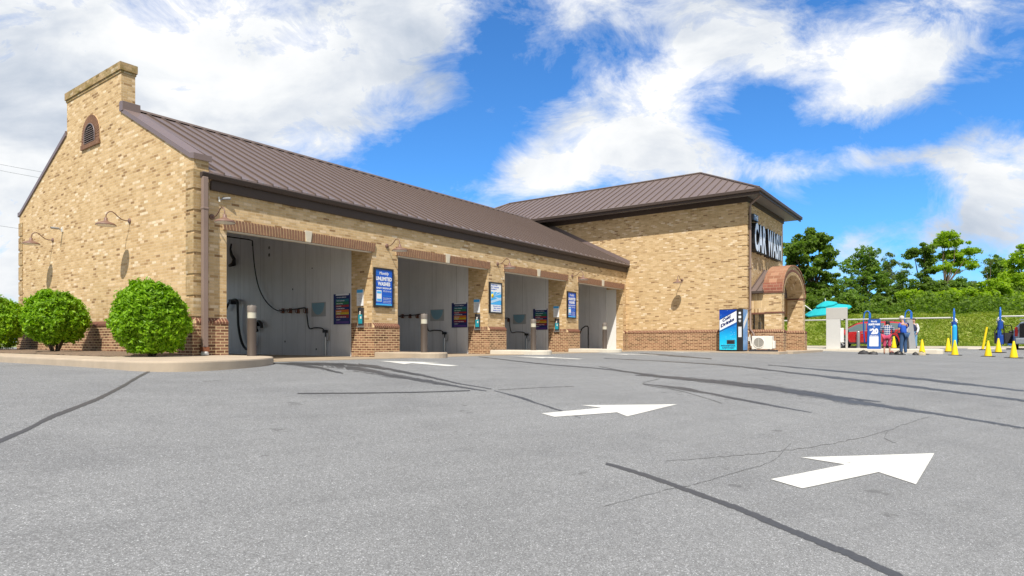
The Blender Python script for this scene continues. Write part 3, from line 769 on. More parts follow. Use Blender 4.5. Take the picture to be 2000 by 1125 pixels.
for i in range(3):
    base_set([((OP[i][1], YF), (OP[i + 1][0], YF), (0, -1))])
    mb = MB(); mb.box(OP[i][1] - .012, OP[i][1], YF + .004, 14.69, -.6, .40); part(mb, 'brick_base', M['base'])
    mb = MB(); mb.box(OP[i][1] - .014, OP[i][1], YF + .004, 14.69, .402, .53); part(mb, 'soldier_course', M['soldier'])
base_set([((OP[3][1], YF), (XS - .09, YF), (0, -1))])
# lintels: red soldier bricks and a cast stone keystone over every bay
for x0, x1 in OP:
    a, b = x0 - .09, x1 + .06; cx_ = (x0 + x1) / 2; mb = MB(); n = 58
    for i in range(n):
        u0 = a + (b - a) * (i + .14) / n; u1 = a + (b - a) * (i + .86) / n
        lean = (u0 - cx_) / (b - a) * .09
        if abs((u0 + u1) / 2 - cx_) < .10: continue
        mb.prism([(u0, YF - .045, ZL - .005), (u1, YF - .045, ZL - .005), (u1 + lean, YF - .045, ZL + .245), (u0 + lean, YF - .045, ZL + .245)], (0, .04, 0))
    li = part(mb, 'lintel', M['redbrick'])
    mb = MB(); mb.prism([(a, YF - .034, ZL), (b, YF - .034, ZL), (b + .04, YF - .034, ZL + .24), (a - .04, YF - .034, ZL + .24)], (0, .03, 0))
    part(mb, 'mortar_bed', M['mortar'], li)
    mb = MB(); mb.prism([(cx_ - .065, YF - .07, ZL - .01), (cx_ + .065, YF - .07, ZL - .01), (cx_ + .105, YF - .07, ZL + .275), (cx_ - .105, YF - .07, ZL + .275)], (0, .066, 0))
    part(mb, 'keystone', M['keystone'], li, bevel=.006)
    mb = MB(); mb.box(x0 + .003, x1 - .003, YF + .02, YF + .16, ZL - .022, ZL - .002); part(mb, 'steel_angle', M['offwhite'], li)
# partitions, ceiling, bay side walls
mb = MB(); mb.box(XG + .331, OP[0][0] - .002, 14.705, 23.895, -.6, 3.96); part(mb, 'partition_wall', M['panel'])
for i in range(3):
    mb = MB(); mb.box(OP[i][1] - .006, OP[i + 1][0] + .006, 14.705, 23.895, -.6, 3.96); part(mb, 'partition_wall', M['panel'])
mb = MB(); mb.box(OP[3][1] - .02, XS - .004, 14.705, 23.895, -.6, 3.96); part(mb, 'partition_wall', M['panel'])
mb = MB(); mb.box(XG + .331, XS - .004, 14.15, 24.45, 3.963, 4.0); part(mb, 'ceiling', M['panel'])
# frieze, gutter, downspout
mb = MB(); mb.box(7.42, XS - .01, 13.722, 13.800, 3.385, 3.60); part(mb, 'dark_frieze_band', M['gutter'])
mb = MB()
pr = [(13.625, 3.715), (13.60, 3.70), (13.612, 3.66), (13.65, 3.60), (13.72, 3.602), (13.72, 3.725)]
mb.prism([(7.16, y, z) for y, z in pr], (XS - 7.17, 0, 0)); gt = part(mb, 'gutter', M['gutter'])
mb = MB(); mb.tube([(7.16, 13.603, 3.712), (XS - .01, 13.603, 3.712)], .014, 6); part(mb, 'gutter_lip', M['gutterlip'], gt)
mb = MB()
mb.box(7.17, 7.29, 13.60, 13.70, -.22, 3.62); mb.box(7.16, 7.30, 13.59, 13.71, 2.90, 2.95)
ds_ = part(mb, 'downspout', M['spout'], bevel=.012)
mb = MB(); mb.box(7.155, 7.305, 13.585, 13.715, -.22, -.12); part(mb, 'spout_shoe', plain('rusted_boot', (.25, .09, .04), .8, var=.4), ds_)
mb = MB(); mb.lathe([(.075, -.30), (.085, -.295), (.07, -.22)], (7.23, 13.65, 0), 14); part(mb, 'drain_collar', M['white'], ds_)
# bay wing roof
EY, EZ, RY, RZ = 13.60, 3.745, 19.3, 6.58
mb = MB()
mb.prism([(7.402, EY, EZ), (7.402, RY, RZ), (7.402, 2 * RY - EY, EZ), (7.402, 2 * RY - EY, EZ - .05), (7.402, RY, RZ - .12), (7.402, EY, EZ - .05)], (XS - .004 - 7.402, 0, 0))
rf = part(mb, 'roof', M['roof'])
mb = MB(); x = 7.40 + .25; sl = (RZ - EZ) / (RY - EY)
while x < XS - .05:
    for s_ in (1, -1):
        y0 = EY if s_ > 0 else 2 * RY - EY
        mb.prism([(x - .014, y0 - s_ * .01, EZ - .01), (x + .014, y0 - s_ * .01, EZ - .01), (x + .014, y0 - s_ * .01, EZ + .042), (x - .014, y0 - s_ * .01, EZ + .042)], (0, s_ * (RY - EY), RZ - EZ))
    x += .406
part(mb, 'standing_seams', M['seam'], rf)
mb = MB(); mb.prism([(7.405, RY - .16, RZ - .04), (7.405, RY, RZ + .07), (7.405, RY + .16, RZ - .04), (7.405, RY, RZ + .045)], (XS - 7.41, 0, 0)); part(mb, 'ridge_cap', M['seam'], rf)
mb = MB()
for k in range(50):
    xx = 7.60 + .406 * k + .2
    if xx < XS: mb.box(xx - .015, xx + .015, EY - .008, EY + .02, EZ - .004, EZ + .012)
part(mb, 'eave_clips', M['grey'], rf)
mb = MB()   # flashing where the roof meets the tall block and the gable parapet
mb.prism([(XS - .016, EY, EZ + .02), (XS - .016, RY, RZ + .02), (XS - .016, RY, RZ + .20), (XS - .016, EY, EZ + .20)], (.012, 0, 0))
mb.prism([(7.403, YF + .05, 4.03), (7.403, 17.4, 5.72), (7.403, 17.4, 5.62), (7.403, YF + .05, 3.80)], (.012, 0, 0))
part(mb, 'flashing', M['coping'], rf)
mb = MB(); mb.box(7.02, 7.44, 17.20, 17.397, 5.80, 6.03); part(mb, 'flashing', M['coping'], rf)

# ---- tall block
mb = MB(); mb.box(XS, XE, YT, 26.5, -.6, 6.33); tw = part(mb, 'tall_wall', M['brick'])
base_set([((XS, 13.70), (XS, YT - .07), (-1, 0))])
base_set([((XS, YT), (28.80, YT), (0, -1))])
quoins(XS, YT, 1, 1, .56, 6.2, M['brick'], .36, .458)
# eaves
EX0, EX1, EY0, EY1 = 27.67, 35.48, 7.32, 27.2
mb = MB(); mb.box(EX0 + .03, EX1 - .03, EY0 + .03, EY1 - .03, 6.335, 6.36); part(mb, 'soffit', M['soffit'])
mb = MB()
mb.box(XS - .05, XE + .05, YT - .05, 26.55, 6.10, 6.33); part(mb, 'dark_frieze_band', M['gutter'])  # dark strip on the tall block stands in for the eave shadow
mb = MB()
for (a, b, c, d) in ((EX0 - .09, EX0, EY0 - .09, EY1), (EX0, EX1 + .09, EY0 - .09, EY0), (EX1, EX1 + .09, EY0, EY1 + .09), (EX0 - .09, EX1, EY1, EY1 + .09)):
    mb.box(a, b, c, d, 6.34, 6.47)
gt = part(mb, 'gutter', M['gutter'], bevel=.02)
mb = MB()
for (a, b, c, d) in ((EX0 - .02, EX0 + .03, EY0 - .02, EY1), (EX0 + .03, EX1 + .02, EY0 - .02, EY0 + .03)):
    mb.box(a, b, c, d, 6.24, 6.338)
part(mb, 'fascia', M['gutter'], gt)
mb = MB(); mb.tube([(EX0 - .085, EY1, 6.465), (EX0 - .085, EY0 - .085, 6.465), (EX1 + .085, EY0 - .085, 6.465)], .014, 6); part(mb, 'gutter_lip', M['gutterlip'], gt)
HX, HZ = (EX0 + EX1) / 2, 8.53; HY0, HY1 = EY0 + 3.905, EY1 - 3.905; EZ2 = 6.475
mb = MB()
c0, c1, c2, c3 = (EX0, EY0, EZ2), (EX1, EY0, EZ2), (EX1, EY1, EZ2), (EX0, EY1, EZ2); r0, r1 = (HX, HY0, HZ), (HX, HY1, HZ)
mb.add([c0, c1, c2, c3, r0, r1], [(0, 4, 5, 3)[::-1], (0, 1, 4), (1, 2, 5, 4), (2, 3, 5), (0, 3, 2, 1)])
rf2 = part(mb, 'roof', M['roof'])
mb = MB()
def rib(mb, p, q, w_=.014, h=.042):
    p, q = Vector(p), Vector(q); d = (q - p); s_ = d.cross(Vector((0, 0, 1))).normalized() * w_; up = Vector((0, 0, h))
    mb.prism([p - s_ - up * .2, p + s_ - up * .2, p + s_ + up, p - s_ + up], d)
kz = (HZ - EZ2) / 3.905
y = EY0 + .2
while y < EY1:
    run = min(3.905, y - EY0, EY1 - y)
    if run > .1: rib(mb, (EX0, y, EZ2), (EX0 + run, y, EZ2 + run * kz)); rib(mb, (EX1, y, EZ2), (EX1 - run, y, EZ2 + run * kz))
    y += .41
x = EX0 + .2
while x < EX1:
    run = min(3.905, x - EX0, EX1 - x)
    if run > .1: rib(mb, (x, EY0, EZ2), (x, EY0 + run, EZ2 + run * kz))
    x += .41
part(mb, 'standing_seams', M['seam'], rf2)
mb = MB(); up = Vector((0, 0, .03))
for p, q in ((c0, r0), (c1, r0), (r0, r1), (c3, r1), (c2, r1)): mb.tube([Vector(p) + up, Vector(q) + up], .05, 6)
part(mb, 'ridge_cap', M['seam'], rf2)
# downspout at the corner
mb = MB(); xq, yq = 28.53, 7.93
mb.tube([(28.2, EY0 + .02, 6.36), (28.3, 7.45, 6.27), (28.5, 7.90, 6.02), (xq, yq, 5.9), (xq, yq, .55), (xq - .02, yq - .16, .32), (xq - .02, yq - .17, .02)], .05, 10)
for z in (5.0, 3.2, 1.4): mb.box(xq - .07, xq + .07, yq - .055, yq + .08, z, z + .04)
d2 = part(mb, 'downspout', M['spout'])
mb = MB(); mb.box(xq - .11, xq + .07, yq - .26, yq - .08, -.42, .04); part(mb, 'spout_shoe', M['offwhite'], d2, bevel=.02)

# ---- portico on the far block
PX0, PX1, PY0, PYm, JW = 28.80, 33.40, 6.68, 7.40, .42
cxp, zs, zt, zi = (PX0 + PX1) / 2, 2.12, 3.46, 3.02
po = MB()
def ell(xa, xb, z0, z1, n=22): return [((xa + xb) / 2 - (xb - xa) / 2 * math.cos(math.pi * i / n), z0 + (z1 - z0) * math.sin(math.pi * i / n)) for i in range(n + 1)]
ou, inn = ell(PX0, PX1, zs, zt), ell(PX0 + JW, PX1 - JW, zs - .02, zi)
for i in range(len(ou) - 1):
    (xa, za), (xb, zb), (xc, zc), (xd, zd) = ou[i], ou[i + 1], inn[i + 1], inn[i]
    po.prism([(xa, PY0, za), (xb, PY0, zb), (xc, PY0, zc), (xd, PY0, zd)], (0, PYm - PY0, 0))
for xa, xb in ((PX0, PX0 + JW), (PX1 - JW, PX1)): po.box(xa, xb, PY0, PYm, -.6, zs - .02)
pt = part(po, 'portico', M['brick'])
# side beams above the side openings
mb = MB()
for xa, xb in ((PX0, PX0 + .3), (PX1 - .3, PX1)): mb.box(xa + .004, xb, PYm, YT, 1.22, 2.12); mb.box(xa + .004, xb, PYm, YT, -.6, .50)
part(mb, 'side_beam', M['soldier_buff'], pt)
mb = MB()
for z in (1.20, 2.10):
    mb.box(PX0 - .03, PX0 + .2, PY0 - .03 if z > 2 else PYm, YT, z, z + .07)
mb.box(PX0 - .02, PX0 + JW + .02, PY0 - .03, PYm, 1.22, 1.29); mb.box(PX1 - JW - .03, PX1 + .03, PY0 - .03, PYm, 2.02, 2.09)
part(mb, 'band_course', M['redbrick2'], pt)
# arch rings on the front face
for (f0, f1, mat_, pr_) in ((.40, .63, M['redbrick2'], .016), (.66, .97, M['brick_corner'], .012)):
    mb = MB(); n = 44
    o2, i2 = ell(PX0, PX1, zs, zt, n), ell(PX0 + JW, PX1 - JW, zs - .02, zi, n)
    for i in range(n):
        def L_(k, f): return (o2[k][0] * (1 - f) + i2[k][0] * f, o2[k][1] * (1 - f) + i2[k][1] * f)
        def lp(a, b, t): return (a[0] * (1 - t) + b[0] * t, a[1] * (1 - t) + b[1] * t)
        A, Bq, C, D = lp(L_(i, f0), L_(i + 1, f0), .08), lp(L_(i, f0), L_(i + 1, f0), .92), lp(L_(i, f1), L_(i + 1, f1), .92), lp(L_(i, f1), L_(i + 1, f1), .08)
        mb.prism([(q[0], PY0 - pr_, q[1]) for q in (A, Bq, C, D)], (0, pr_, 0))
    part(mb, 'arch_ring', mat_, pt)
# orange brick saddle over the arch
mb = MB(); s1 = ell(PX0 - .02, PX1 + .02, zs + .02, zt + .03, 28); acc = 0; b0 = 0
for i in range(len(s1) - 1):
    a, b = s1[i], s1[i + 1]; L = math.hypot(b[0] - a[0], b[1] - a[1])
    mb.add([(a[0], PY0 - .05, a[1]), (b[0], PY0 - .05, b[1]), (b[0], PYm + .06, b[1]), (a[0], PYm + .06, a[1])], [(0, 1, 2, 3)], True)
    mb.uv[len(mb.f) - 1] = [(0, acc), (0, acc + L), (.83, acc + L), (.83, acc)]
    mb.add([(a[0], PY0 - .05, a[1]), (b[0], PY0 - .05, b[1]), (b[0], PY0 - .05, b[1] - .06), (a[0], PY0 - .05, a[1] - .06)], [(0, 1, 2, 3)])
    acc += L
part(mb, 'brick_saddle', M['orange'], pt)
mb = MB(); mb.box(PX0 - .026, PX0 + .3, PY0 - .01, PYm + .065, 2.175, 2.56); part(mb, 'impost_block', brick('impost_red_brick', [(0, (.26, .09, .06)), (1, (.38, .15, .10))], (.55, .40, .28), bw=.26, bh=.13, seed=13.), pt)
# metal roof between wall and arch
mb = MB()
mb.prism([(PX0 - .12, PYm + .02, 2.20), (cxp, PYm + .02, 3.35), (PX1 + .12, PYm + .02, 2.20), (PX1 + .12, PYm + .02, 2.14), (PX0 - .12, PYm + .02, 2.14)], (0, YT - PYm - .022, 0))
mr = part(mb, 'metal_roof', M['roof'], pt)
mb = MB()
for y in (PYm + .05, (PYm + YT) / 2, YT - .03):
    for s_, xe in ((1, PX0 - .12), (-1, PX1 + .12)): rib(mb, (xe, y, 2.20), (cxp, y, 3.35), .02, .05)
part(mb, 'standing_seams', M['seam'], mr)
mb = MB(); mb.box(PX0 - .19, PX0 - .10, PYm + .0, YT - .03, 2.11, 2.21); part(mb, 'gutter', M['gutter'], mr)
base_set([((PX0, YT), (PX0, PY0 - .07), (-1, 0))], pt)
base_set([((PX0 - .07, PY0), (PX0 + JW + .05, PY0), (0, -1)), ((PX1 - JW - .05, PY0), (PX1 + .07, PY0), (0, -1))], pt)
base_set([((PX1 - JW, YT), (PX1 - JW, PY0 - .07), (-1, 0))], pt)
# glazed shop front inside the portico
mb = MB(); mb.box(29.35, 31.0, YT - .04, YT - .004, -.42, 1.9); dr = part(mb, 'entrance_door', M['blackm'])
for x0 in (29.42, 30.22):
    mb = MB(); mb.box(x0, x0 + .70, YT - .05, YT - .041, -.25, 1.82); part(mb, 'door_glass', M['glass'], dr)
mb = MB(); mb.tube([(30.20, YT - .09, .4), (30.20, YT - .09, .9)], .015, 6); part(mb, 'handle', M['steel'], dr)

# ------------------------------------------------------------------ CAR WASH sign
sg = empty('roof_sign', (31.9, YT, 4.0), 'channel letter sign reading THE CAR WASH high on the far block above the arched portico', 'sign')
mb = MB(); zc0, zc1 = 4.01, 5.26; SX = ((28.72, 1.86, 'CAR'), (30.86, 2.58, 'WASH'))
mb2 = MB()
for x0, wd, tx in SX:
    put_text(mb, tx, (x0, YT - .245, zc0), (1, 0, 0), (0, 0, 1), wd, zc1 - zc0, .038, spacing=1.10)
    put_text(mb2, tx, (x0 - .025, YT - .004, zc0 - .025), (1, 0, 0), (0, 0, 1), wd + .05, zc1 - zc0 + .05, .052, depth=.235, spacing=1.10)
mb2.box(28.80, 33.35, YT - .14, YT - .002, zc0 + .25, zc1 - .25)
mb2.box(28.56, 29.26, YT - .24, YT - .002, 5.33, 5.60)
part(mb2, 'sign_return', M['blackm'], sg)
wl = plain('white_acrylic', (.74, .78, .84), .3, var=.03)
part(mb, 'lettering', wl, sg)
mb = MB(); put_text(mb, 'THE', (28.62, YT - .248, 5.37), (1, 0, 0), (0, 0, 1), .58, .19, .03); part(mb, 'lettering', wl, sg)

# ------------------------------------------------------------------ gooseneck wall lamps
def make_lamp():
    r_ = empty('wall_lamp', (0, 0, 0))           # arm runs along -X from the wall at x=0
    mb = MB(); mb.lathe([(.02, -.03), (.058, -.028), (.065, -.01), (.065, 0)], (0, 0, 0), 16, 'x'); mb.build('wall_plate', M['lampb'], r_)
    pts = [(-.01, 0), (-.12, -.005), (-.20, .015), (-.28, .07), (-.34, .13), (-.40, .165), (-.46, .16), (-.51, .12), (-.535, .06), (-.54, -.01)]
    mb = MB(); mb.tube([(x, 0, z) for x, z in pts], .013, 8); mb.build('arm', M['lampb'], r_)
    mb = MB(); mb.lathe([(.02, .0), (.038, -.005), (.04, -.06), (.055, -.085), (.10, -.105), (.17, -.13), (.215, -.165), (.222, -.19), (.216, -.19), (.16, -.135), (.05, -.10)], (-.54, 0, 0), 28)
    sh = mb.build('lamp_shade', M['lampb'], r_)
    mb = MB(); mb.lathe([(.213, -.187), (.16, -.138), (.06, -.105), (.055, -.12), (.04, -.16), (.01, -.175)], (-.54, 0, 0), 28); mb.build('shade_lining', M['lampw'], sh)
    return r_
lamp = make_lamp(); LG = 'gooseneck lamps on the brick walls'
LP = [((XG, 16.91, 2.99), 0, 'brown gooseneck lamp on the gable wall above the largest round shrub'),
      ((XG, 21.94, 2.99), 0, 'brown gooseneck lamp on the gable wall nearest its far left corner'),
      ((7.47, YF, 2.79), 90, 'brown gooseneck lamp beside the downspout at the nearest wash bay'),
      ((12.70, YF, 2.78), 90, 'gooseneck lamp on the first brick pier above the tall blue sign'),
      ((17.99, YF, 2.78), 90, 'gooseneck lamp on the second brick pier above the pale blue sign'),
      ((23.20, YF, 2.78), 90, 'gooseneck lamp on the third brick pier beside the farthest bay'),
      ((XS, 10.96, 2.86), 0, 'gooseneck lamp alone on the big side wall left of the drinks machine')]
for i, (p, rz, lb) in enumerate(LP):
    o = lamp if i == 0 else copy_tree(lamp)
    o.location = p; o.rotation_euler.z = R(rz); tag(o, lb, 'lamp', LG)

# security cameras
def make_cam():
    r_ = empty('security_camera', (0, 0, 0))      # points along -X
    mb = MB(); mb.box(-.05, 0, -.06, .06, -.09, .09); mb.build('junction_box', M['offwhite'], r_)
    mb = MB(); mb.tube([(-.04, 0, 0), (-.10, 0, -.01), (-.14, 0, .01)], .018, 8); mb.lathe([(.042, -.42), (.046, -.40), (.046, -.16), (.03, -.12)], (0, 0, .03), 14, 'x'); mb.build('housing', M['grey'], r_)
    mb = MB(); mb.lathe([(.036, -.428), (.038, -.36)], (0, 0, .03), 14, 'x'); mb.build('lens', M['black'], r_)
    return r_
c_ = make_cam(); c_.scale = (.7, .7, .7); c_.location = (XG, 21.2, 3.22); tag(c_, 'white bullet camera on the gable wall between the two gooseneck lamps', 'camera', 'security cameras')
c2 = copy_tree(c_); c2.location = (7.62, YF, 3.21); c2.rotation_euler = (0, R(8), R(90 + 70)); c2.scale = (.62, .62, .62); tag(c2, 'small bullet camera under the frieze right of the downspout', 'camera', 'security cameras')

# ------------------------------------------------------------------ bollard lights
def make_bollard():
    r_ = empty('bollard_light', (0, 0, 0))
    mb = MB(); mb.lathe([(.098, -.02), (.098, .0), (.092, .01), (.092, .80)], n=24); mb.build('post', M['bronze'], r_)
    mb = MB(); mb.lathe([(.088, .80), (.088, .93)], n=24); mb.build('lens', M['plight'], r_)
    mb = MB(); mb.lathe([(.05, .805), (.07, .85), (.03, .88), (.07, .925)], n=20); 
    mb = MB(); mb.lathe([(.094, .93), (.094, 1.055), (.085, 1.07), (.02, 1.07), (.008, 1.09)], n=24); mb.build('cap', plain('bollard_cap', (.17, .145, .125), .5), r_)
    return r_
b_ = make_bollard()
for i, (x, y, lb) in enumerate(((7.60, 12.42, 'bronze bollard light at the end of the pavement before the nearest bay'), (12.72, 12.32, 'bronze bollard light on the island of the first brick pier'), (17.93, 12.2, 'bronze bollard light on the island of the second brick pier'), (23.2, 12.25, 'bronze bollard light on the island before the farthest bay'))):
    o = b_ if i == 0 else copy_tree(b_)
    o.location = (x, y, -.306); tag(o, lb, 'bollard', 'bollard lights in front of the bays')

# ------------------------------------------------------------------ signs on the piers
blue_g = plain('blue_print', (.008, .10, .55), .4, var=.08, scale=2)
lblue = plain('light_blue_print', (.06, .42, .85), .4, var=.1)
sky_p = plain('pale_blue_print', (.45, .66, .86), .4, var=.08)
wprint = plain('white_print', (.80, .82, .85), .4, var=.02)
navy = plain('navy_print', (.01, .022, .13), .4, var=.05)
def frame(parent, x0, x1, z0, z1, y, t=.05):
    mb = MB()
    for a, b, c, d in ((x0, x1, z0, z0 + t), (x0, x1, z1 - t, z1), (x0, x0 + t, z0 + t, z1 - t), (x1 - t, x1, z0 + t, z1 - t)): mb.box(a, b, y - .06, y - .001, c, d)
    return mb.build('frame', M['blackm'], parent)
X_, Z_ = (1, 0, 0), (0, 0, 1)
def sign_unlimited(px0, v0, px1, v1, label):
    a, b = onY(px0, v0, YF - .06), onY(px1, v1, YF - .06); x0, x1 = a.x, b.x
    z1 = a.z; z0 = onY(px1, v1, YF - .06).z; wd, ht = x1 - x0, z1 - z0
    r_ = empty('wall_sign', (x0, YF, z0), label, 'sign', 'framed signs on the brick piers')
    frame(r_, x0, x1, z0, z1, YF)
    pn = MB(); pn.box(x0 + .05, x1 - .05, YF - .045, YF - .004, z0 + .05, z1 - .05); p = pn.build('panel', blue_g, r_)
    y = YF - .047; X = lambda f: x0 + wd * f; Z = lambda f: z1 - ht * f
    t = MB(); put_text(t, 'Monthly', (X(.26), y, Z(.195)), X_, Z_, wd * .5, ht * .10, .02, .25)
    put_text(t, 'UNLIMITED', (X(.09), y, Z(.325)), X_, Z_, wd * .82, ht * .10, .05); put_text(t, 'WASHES', (X(.18), y, Z(.455)), X_, Z_, wd * .65, ht * .10, .05)
    put_text(t, 'EASY SIGN-UP', (X(.12), y, Z(.535)), X_, Z_, wd * .77, ht * .042, .04)
    for k, (s_, f) in enumerate((('Scan the code', .57), ('download the app', .595), ('Select Wash Plan', .76), ('Setup Payment', .80), ('Scan At Your Visit', .84), ('Cancel Anytime', .88))):
        put_text(t, s_, (X(.46), y, Z(f + .015)), X_, Z_, wd * .42, ht * .020, .02)
    t.quad((X(.12), y, Z(.86)), (X(.38), y, Z(.86)), (X(.38), y, Z(.575)), (X(.12), y, Z(.575)))
    t.build('lettering', wprint, p)
    t = MB(); t.quad((X(.08), y - .002, Z(.955)), (X(.92), y - .002, Z(.955)), (X(.92), y - .002, Z(.915)), (X(.08), y - .002, Z(.915)))
    t.quad((X(.14), y - .003, Z(.845)), (X(.36), y - .003, Z(.845)), (X(.36), y - .003, Z(.79)), (X(.14), y - .003, Z(.79))); t.quad((X(.14), y - .003, Z(.655)), (X(.36), y - .003, Z(.655)), (X(.36), y - .003, Z(.60)), (X(.14), y - .003, Z(.60)))
    put_text(t, 'Text CLEAN to 71300', (X(.46), y - .002, Z(.72)), X_, Z_, wd * .42, ht * .018, .02)
    for f in (.09, .12, .17): t.quad((X(.09), y, Z(f + .004)), (X(.26 if f < .2 else .9), y, Z(f + .004)), (X(.26), y, Z(f)), (X(.09), y, Z(f)))
    t.build('blue_band', lblue, p)
    return r_
sign_unlimited(731.5, 521.5, 769, 601, 'tall blue sign reading Monthly UNLIMITED WASHES on the first pier')
sign_unlimited(1109, 568.5, 1125.8, 622.5, 'small looking blue UNLIMITED WASHES sign on the third pier')
a, b = onY(957, 550, YF - .06), onY(981, 613, YF - .06)
x0, x1, z0, z1 = a.x, b.x, b.z, a.z; wd, ht = x1 - x0, z1 - z0
r_ = empty('wall_sign', (x0, YF, z0), 'white and pale blue sunburst sign in a black frame on the second pier', 'sign', 'framed signs on the brick piers')
frame(r_, x0, x1, z0, z1, YF)
pn = MB(); pn.box(x0 + .05, x1 - .05, YF - .045, YF - .004, z0 + .05, z1 - .05); p = pn.build('panel', wprint, r_)
X = lambda f: x0 + wd * f; Z = lambda f: z1 - ht * f; y = YF - .047
t = MB(); t.quad((X(.07), y, Z(.72)), (X(.93), y, Z(.72)), (X(.93), y, Z(.31)), (X(.07), y, Z(.31))); t.build('blue_panel', lblue, p)
t = MB()
for k in range(13):
    a0 = R(-10 + k * 16)
    cxs, czs = X(.3), Z(.45)
    def cl(x, z): return (min(max(x, X(.07)), X(.93)), y - .001, min(max(z, Z(.72)), Z(.31)))
    t.quad((cxs, y - .001, czs), cl(cxs + .9 * math.cos(a0), czs + .9 * math.sin(a0)), cl(cxs + .9 * math.cos(a0 + .1), czs + .9 * math.sin(a0 + .1)))
t.prism([(X(.1), y - .003, Z(.60)), (X(.93), y - .003, Z(.47)), (X(.93), y - .003, Z(.55)), (X(.1), y - .003, Z(.68))], (0, .001, 0))
t.build('sun_rays', sky_p, p)
t = MB(); t.lathe([(.0, .0), (.07, .001), (.07, .004)], (X(.22), y - .006, Z(.44)), 16, 'y'); t.build('sun_disc', M['yellow'], p)
t = MB()
for s_, f, xa, ww in (('WIN AN', .11, .12, .5), ('EV RIDE', .18, .12, .62), ('EVERY', .25, .12, .45), ('Entered to win', .78, .28, .6), ('SELF WASH', .85, .33, .55), ('Mobile Credit', .92, .28, .6)):
    put_text(t, s_, (X(xa), y - .001, Z(f)), X_, Z_, wd * ww, ht * .036, .03)
t.build('lettering', blue_g, p)

# ------------------------------------------------------------------ fittings of a wash bay, on the wall x = XW
XW = OP[0][1] - .006; D = 5.297
def W_(u, v, o=.0): return onX(u, v, XW - o)
MINUSY = (0, -1, 0)
def on_wall(mb, corners_uv, o, dup=.0):
    pass
def make_menu():
    a, b = W_(653, 575), W_(683.5, 634)
    y0, y1, z1, z0 = a.y, 14.74, onX(668, 574, XW).z, onX(668, 633.5, XW).z
    r_ = empty('menu_sign', (XW, (y0 + y1) / 2, z0)); x = XW - .03; ht = z1 - z0; wd = y0 - y1
    mb = MB(); mb.box(x, XW - .002, y1, y0, z0, z1); pn = mb.build('panel', navy, r_)
    cols = [('white_stripe', wprint, .0, .055), ('teal_stripe', plain('teal_print', (.02, .16, .22), .4), .17, .25), ('green_stripe', plain('green_print', (.02, .16, .07), .4), .26, .35), ('red_stripe', plain('red_print', (.35, .02, .02), .4), .37, .43), ('orange_stripe', plain('orange_print', (.55, .13, .01), .4), .52, .60), ('yellow_stripe', plain('yellow_print', (.55, .38, .01), .4), .605, .68), ('red_stripe', plain('dark_red_print', (.28, .015, .02), .4), .70, .79), ('purple_stripe', plain('purple_print', (.09, .04, .22), .4), .90, .97)]
    for nm, mt, f0, f1 in cols:
        mb = MB(); mb.box(x - .004, x - .001, y1 + .03, y0 - wd * .15, z1 - ht * f1, z1 - ht * f0); mb.build(nm, mt, pn)
    t = MB()
    for s_, f, w2 in (('WASH MENU', .125, .6), ('TIRE CLEANER', .235, .5), ('PRE SOAK', .33, .4), ('SOAP', .415, .3), ('FOAM BRUSH', .49, .5), ('RINSE', .585, .3), ('WAX', .66, .25), ('SPOT FREE RINSE', .77, .6), ('DRY', .86, .25)):
        put_text(t, s_, (x - .006, y0 - wd * .2, z1 - ht * (f + .01)), MINUSY, Z_, wd * w2, ht * .035, .02)
    t.build('lettering', wprint, pn)
    return r_
def make_map():
    p = onX(622, 604, XW); y, z = p.y, p.z; h = .42
    r_ = empty('wall_notice', (XW, y, z - h / 2)); x = XW - .012
    mb = MB(); mb.box(x, XW - .002, y - .36, y + .33, z - .22, z + .21); pn = mb.build('panel', plain('grey_white_print', (.40, .41, .41), .5), r_)
    mb = MB(); n = 16
    mb.add([(x - .003, y + .33 * math.cos(math.pi * i / n) * .93, z + .19 - .36 * math.sin(math.pi * i / n)) for i in range(n + 1)], [tuple(range(n + 1))]); mb.build('round_graphic', plain('aqua_print', (.20, .36, .45), .5), pn)
    return r_
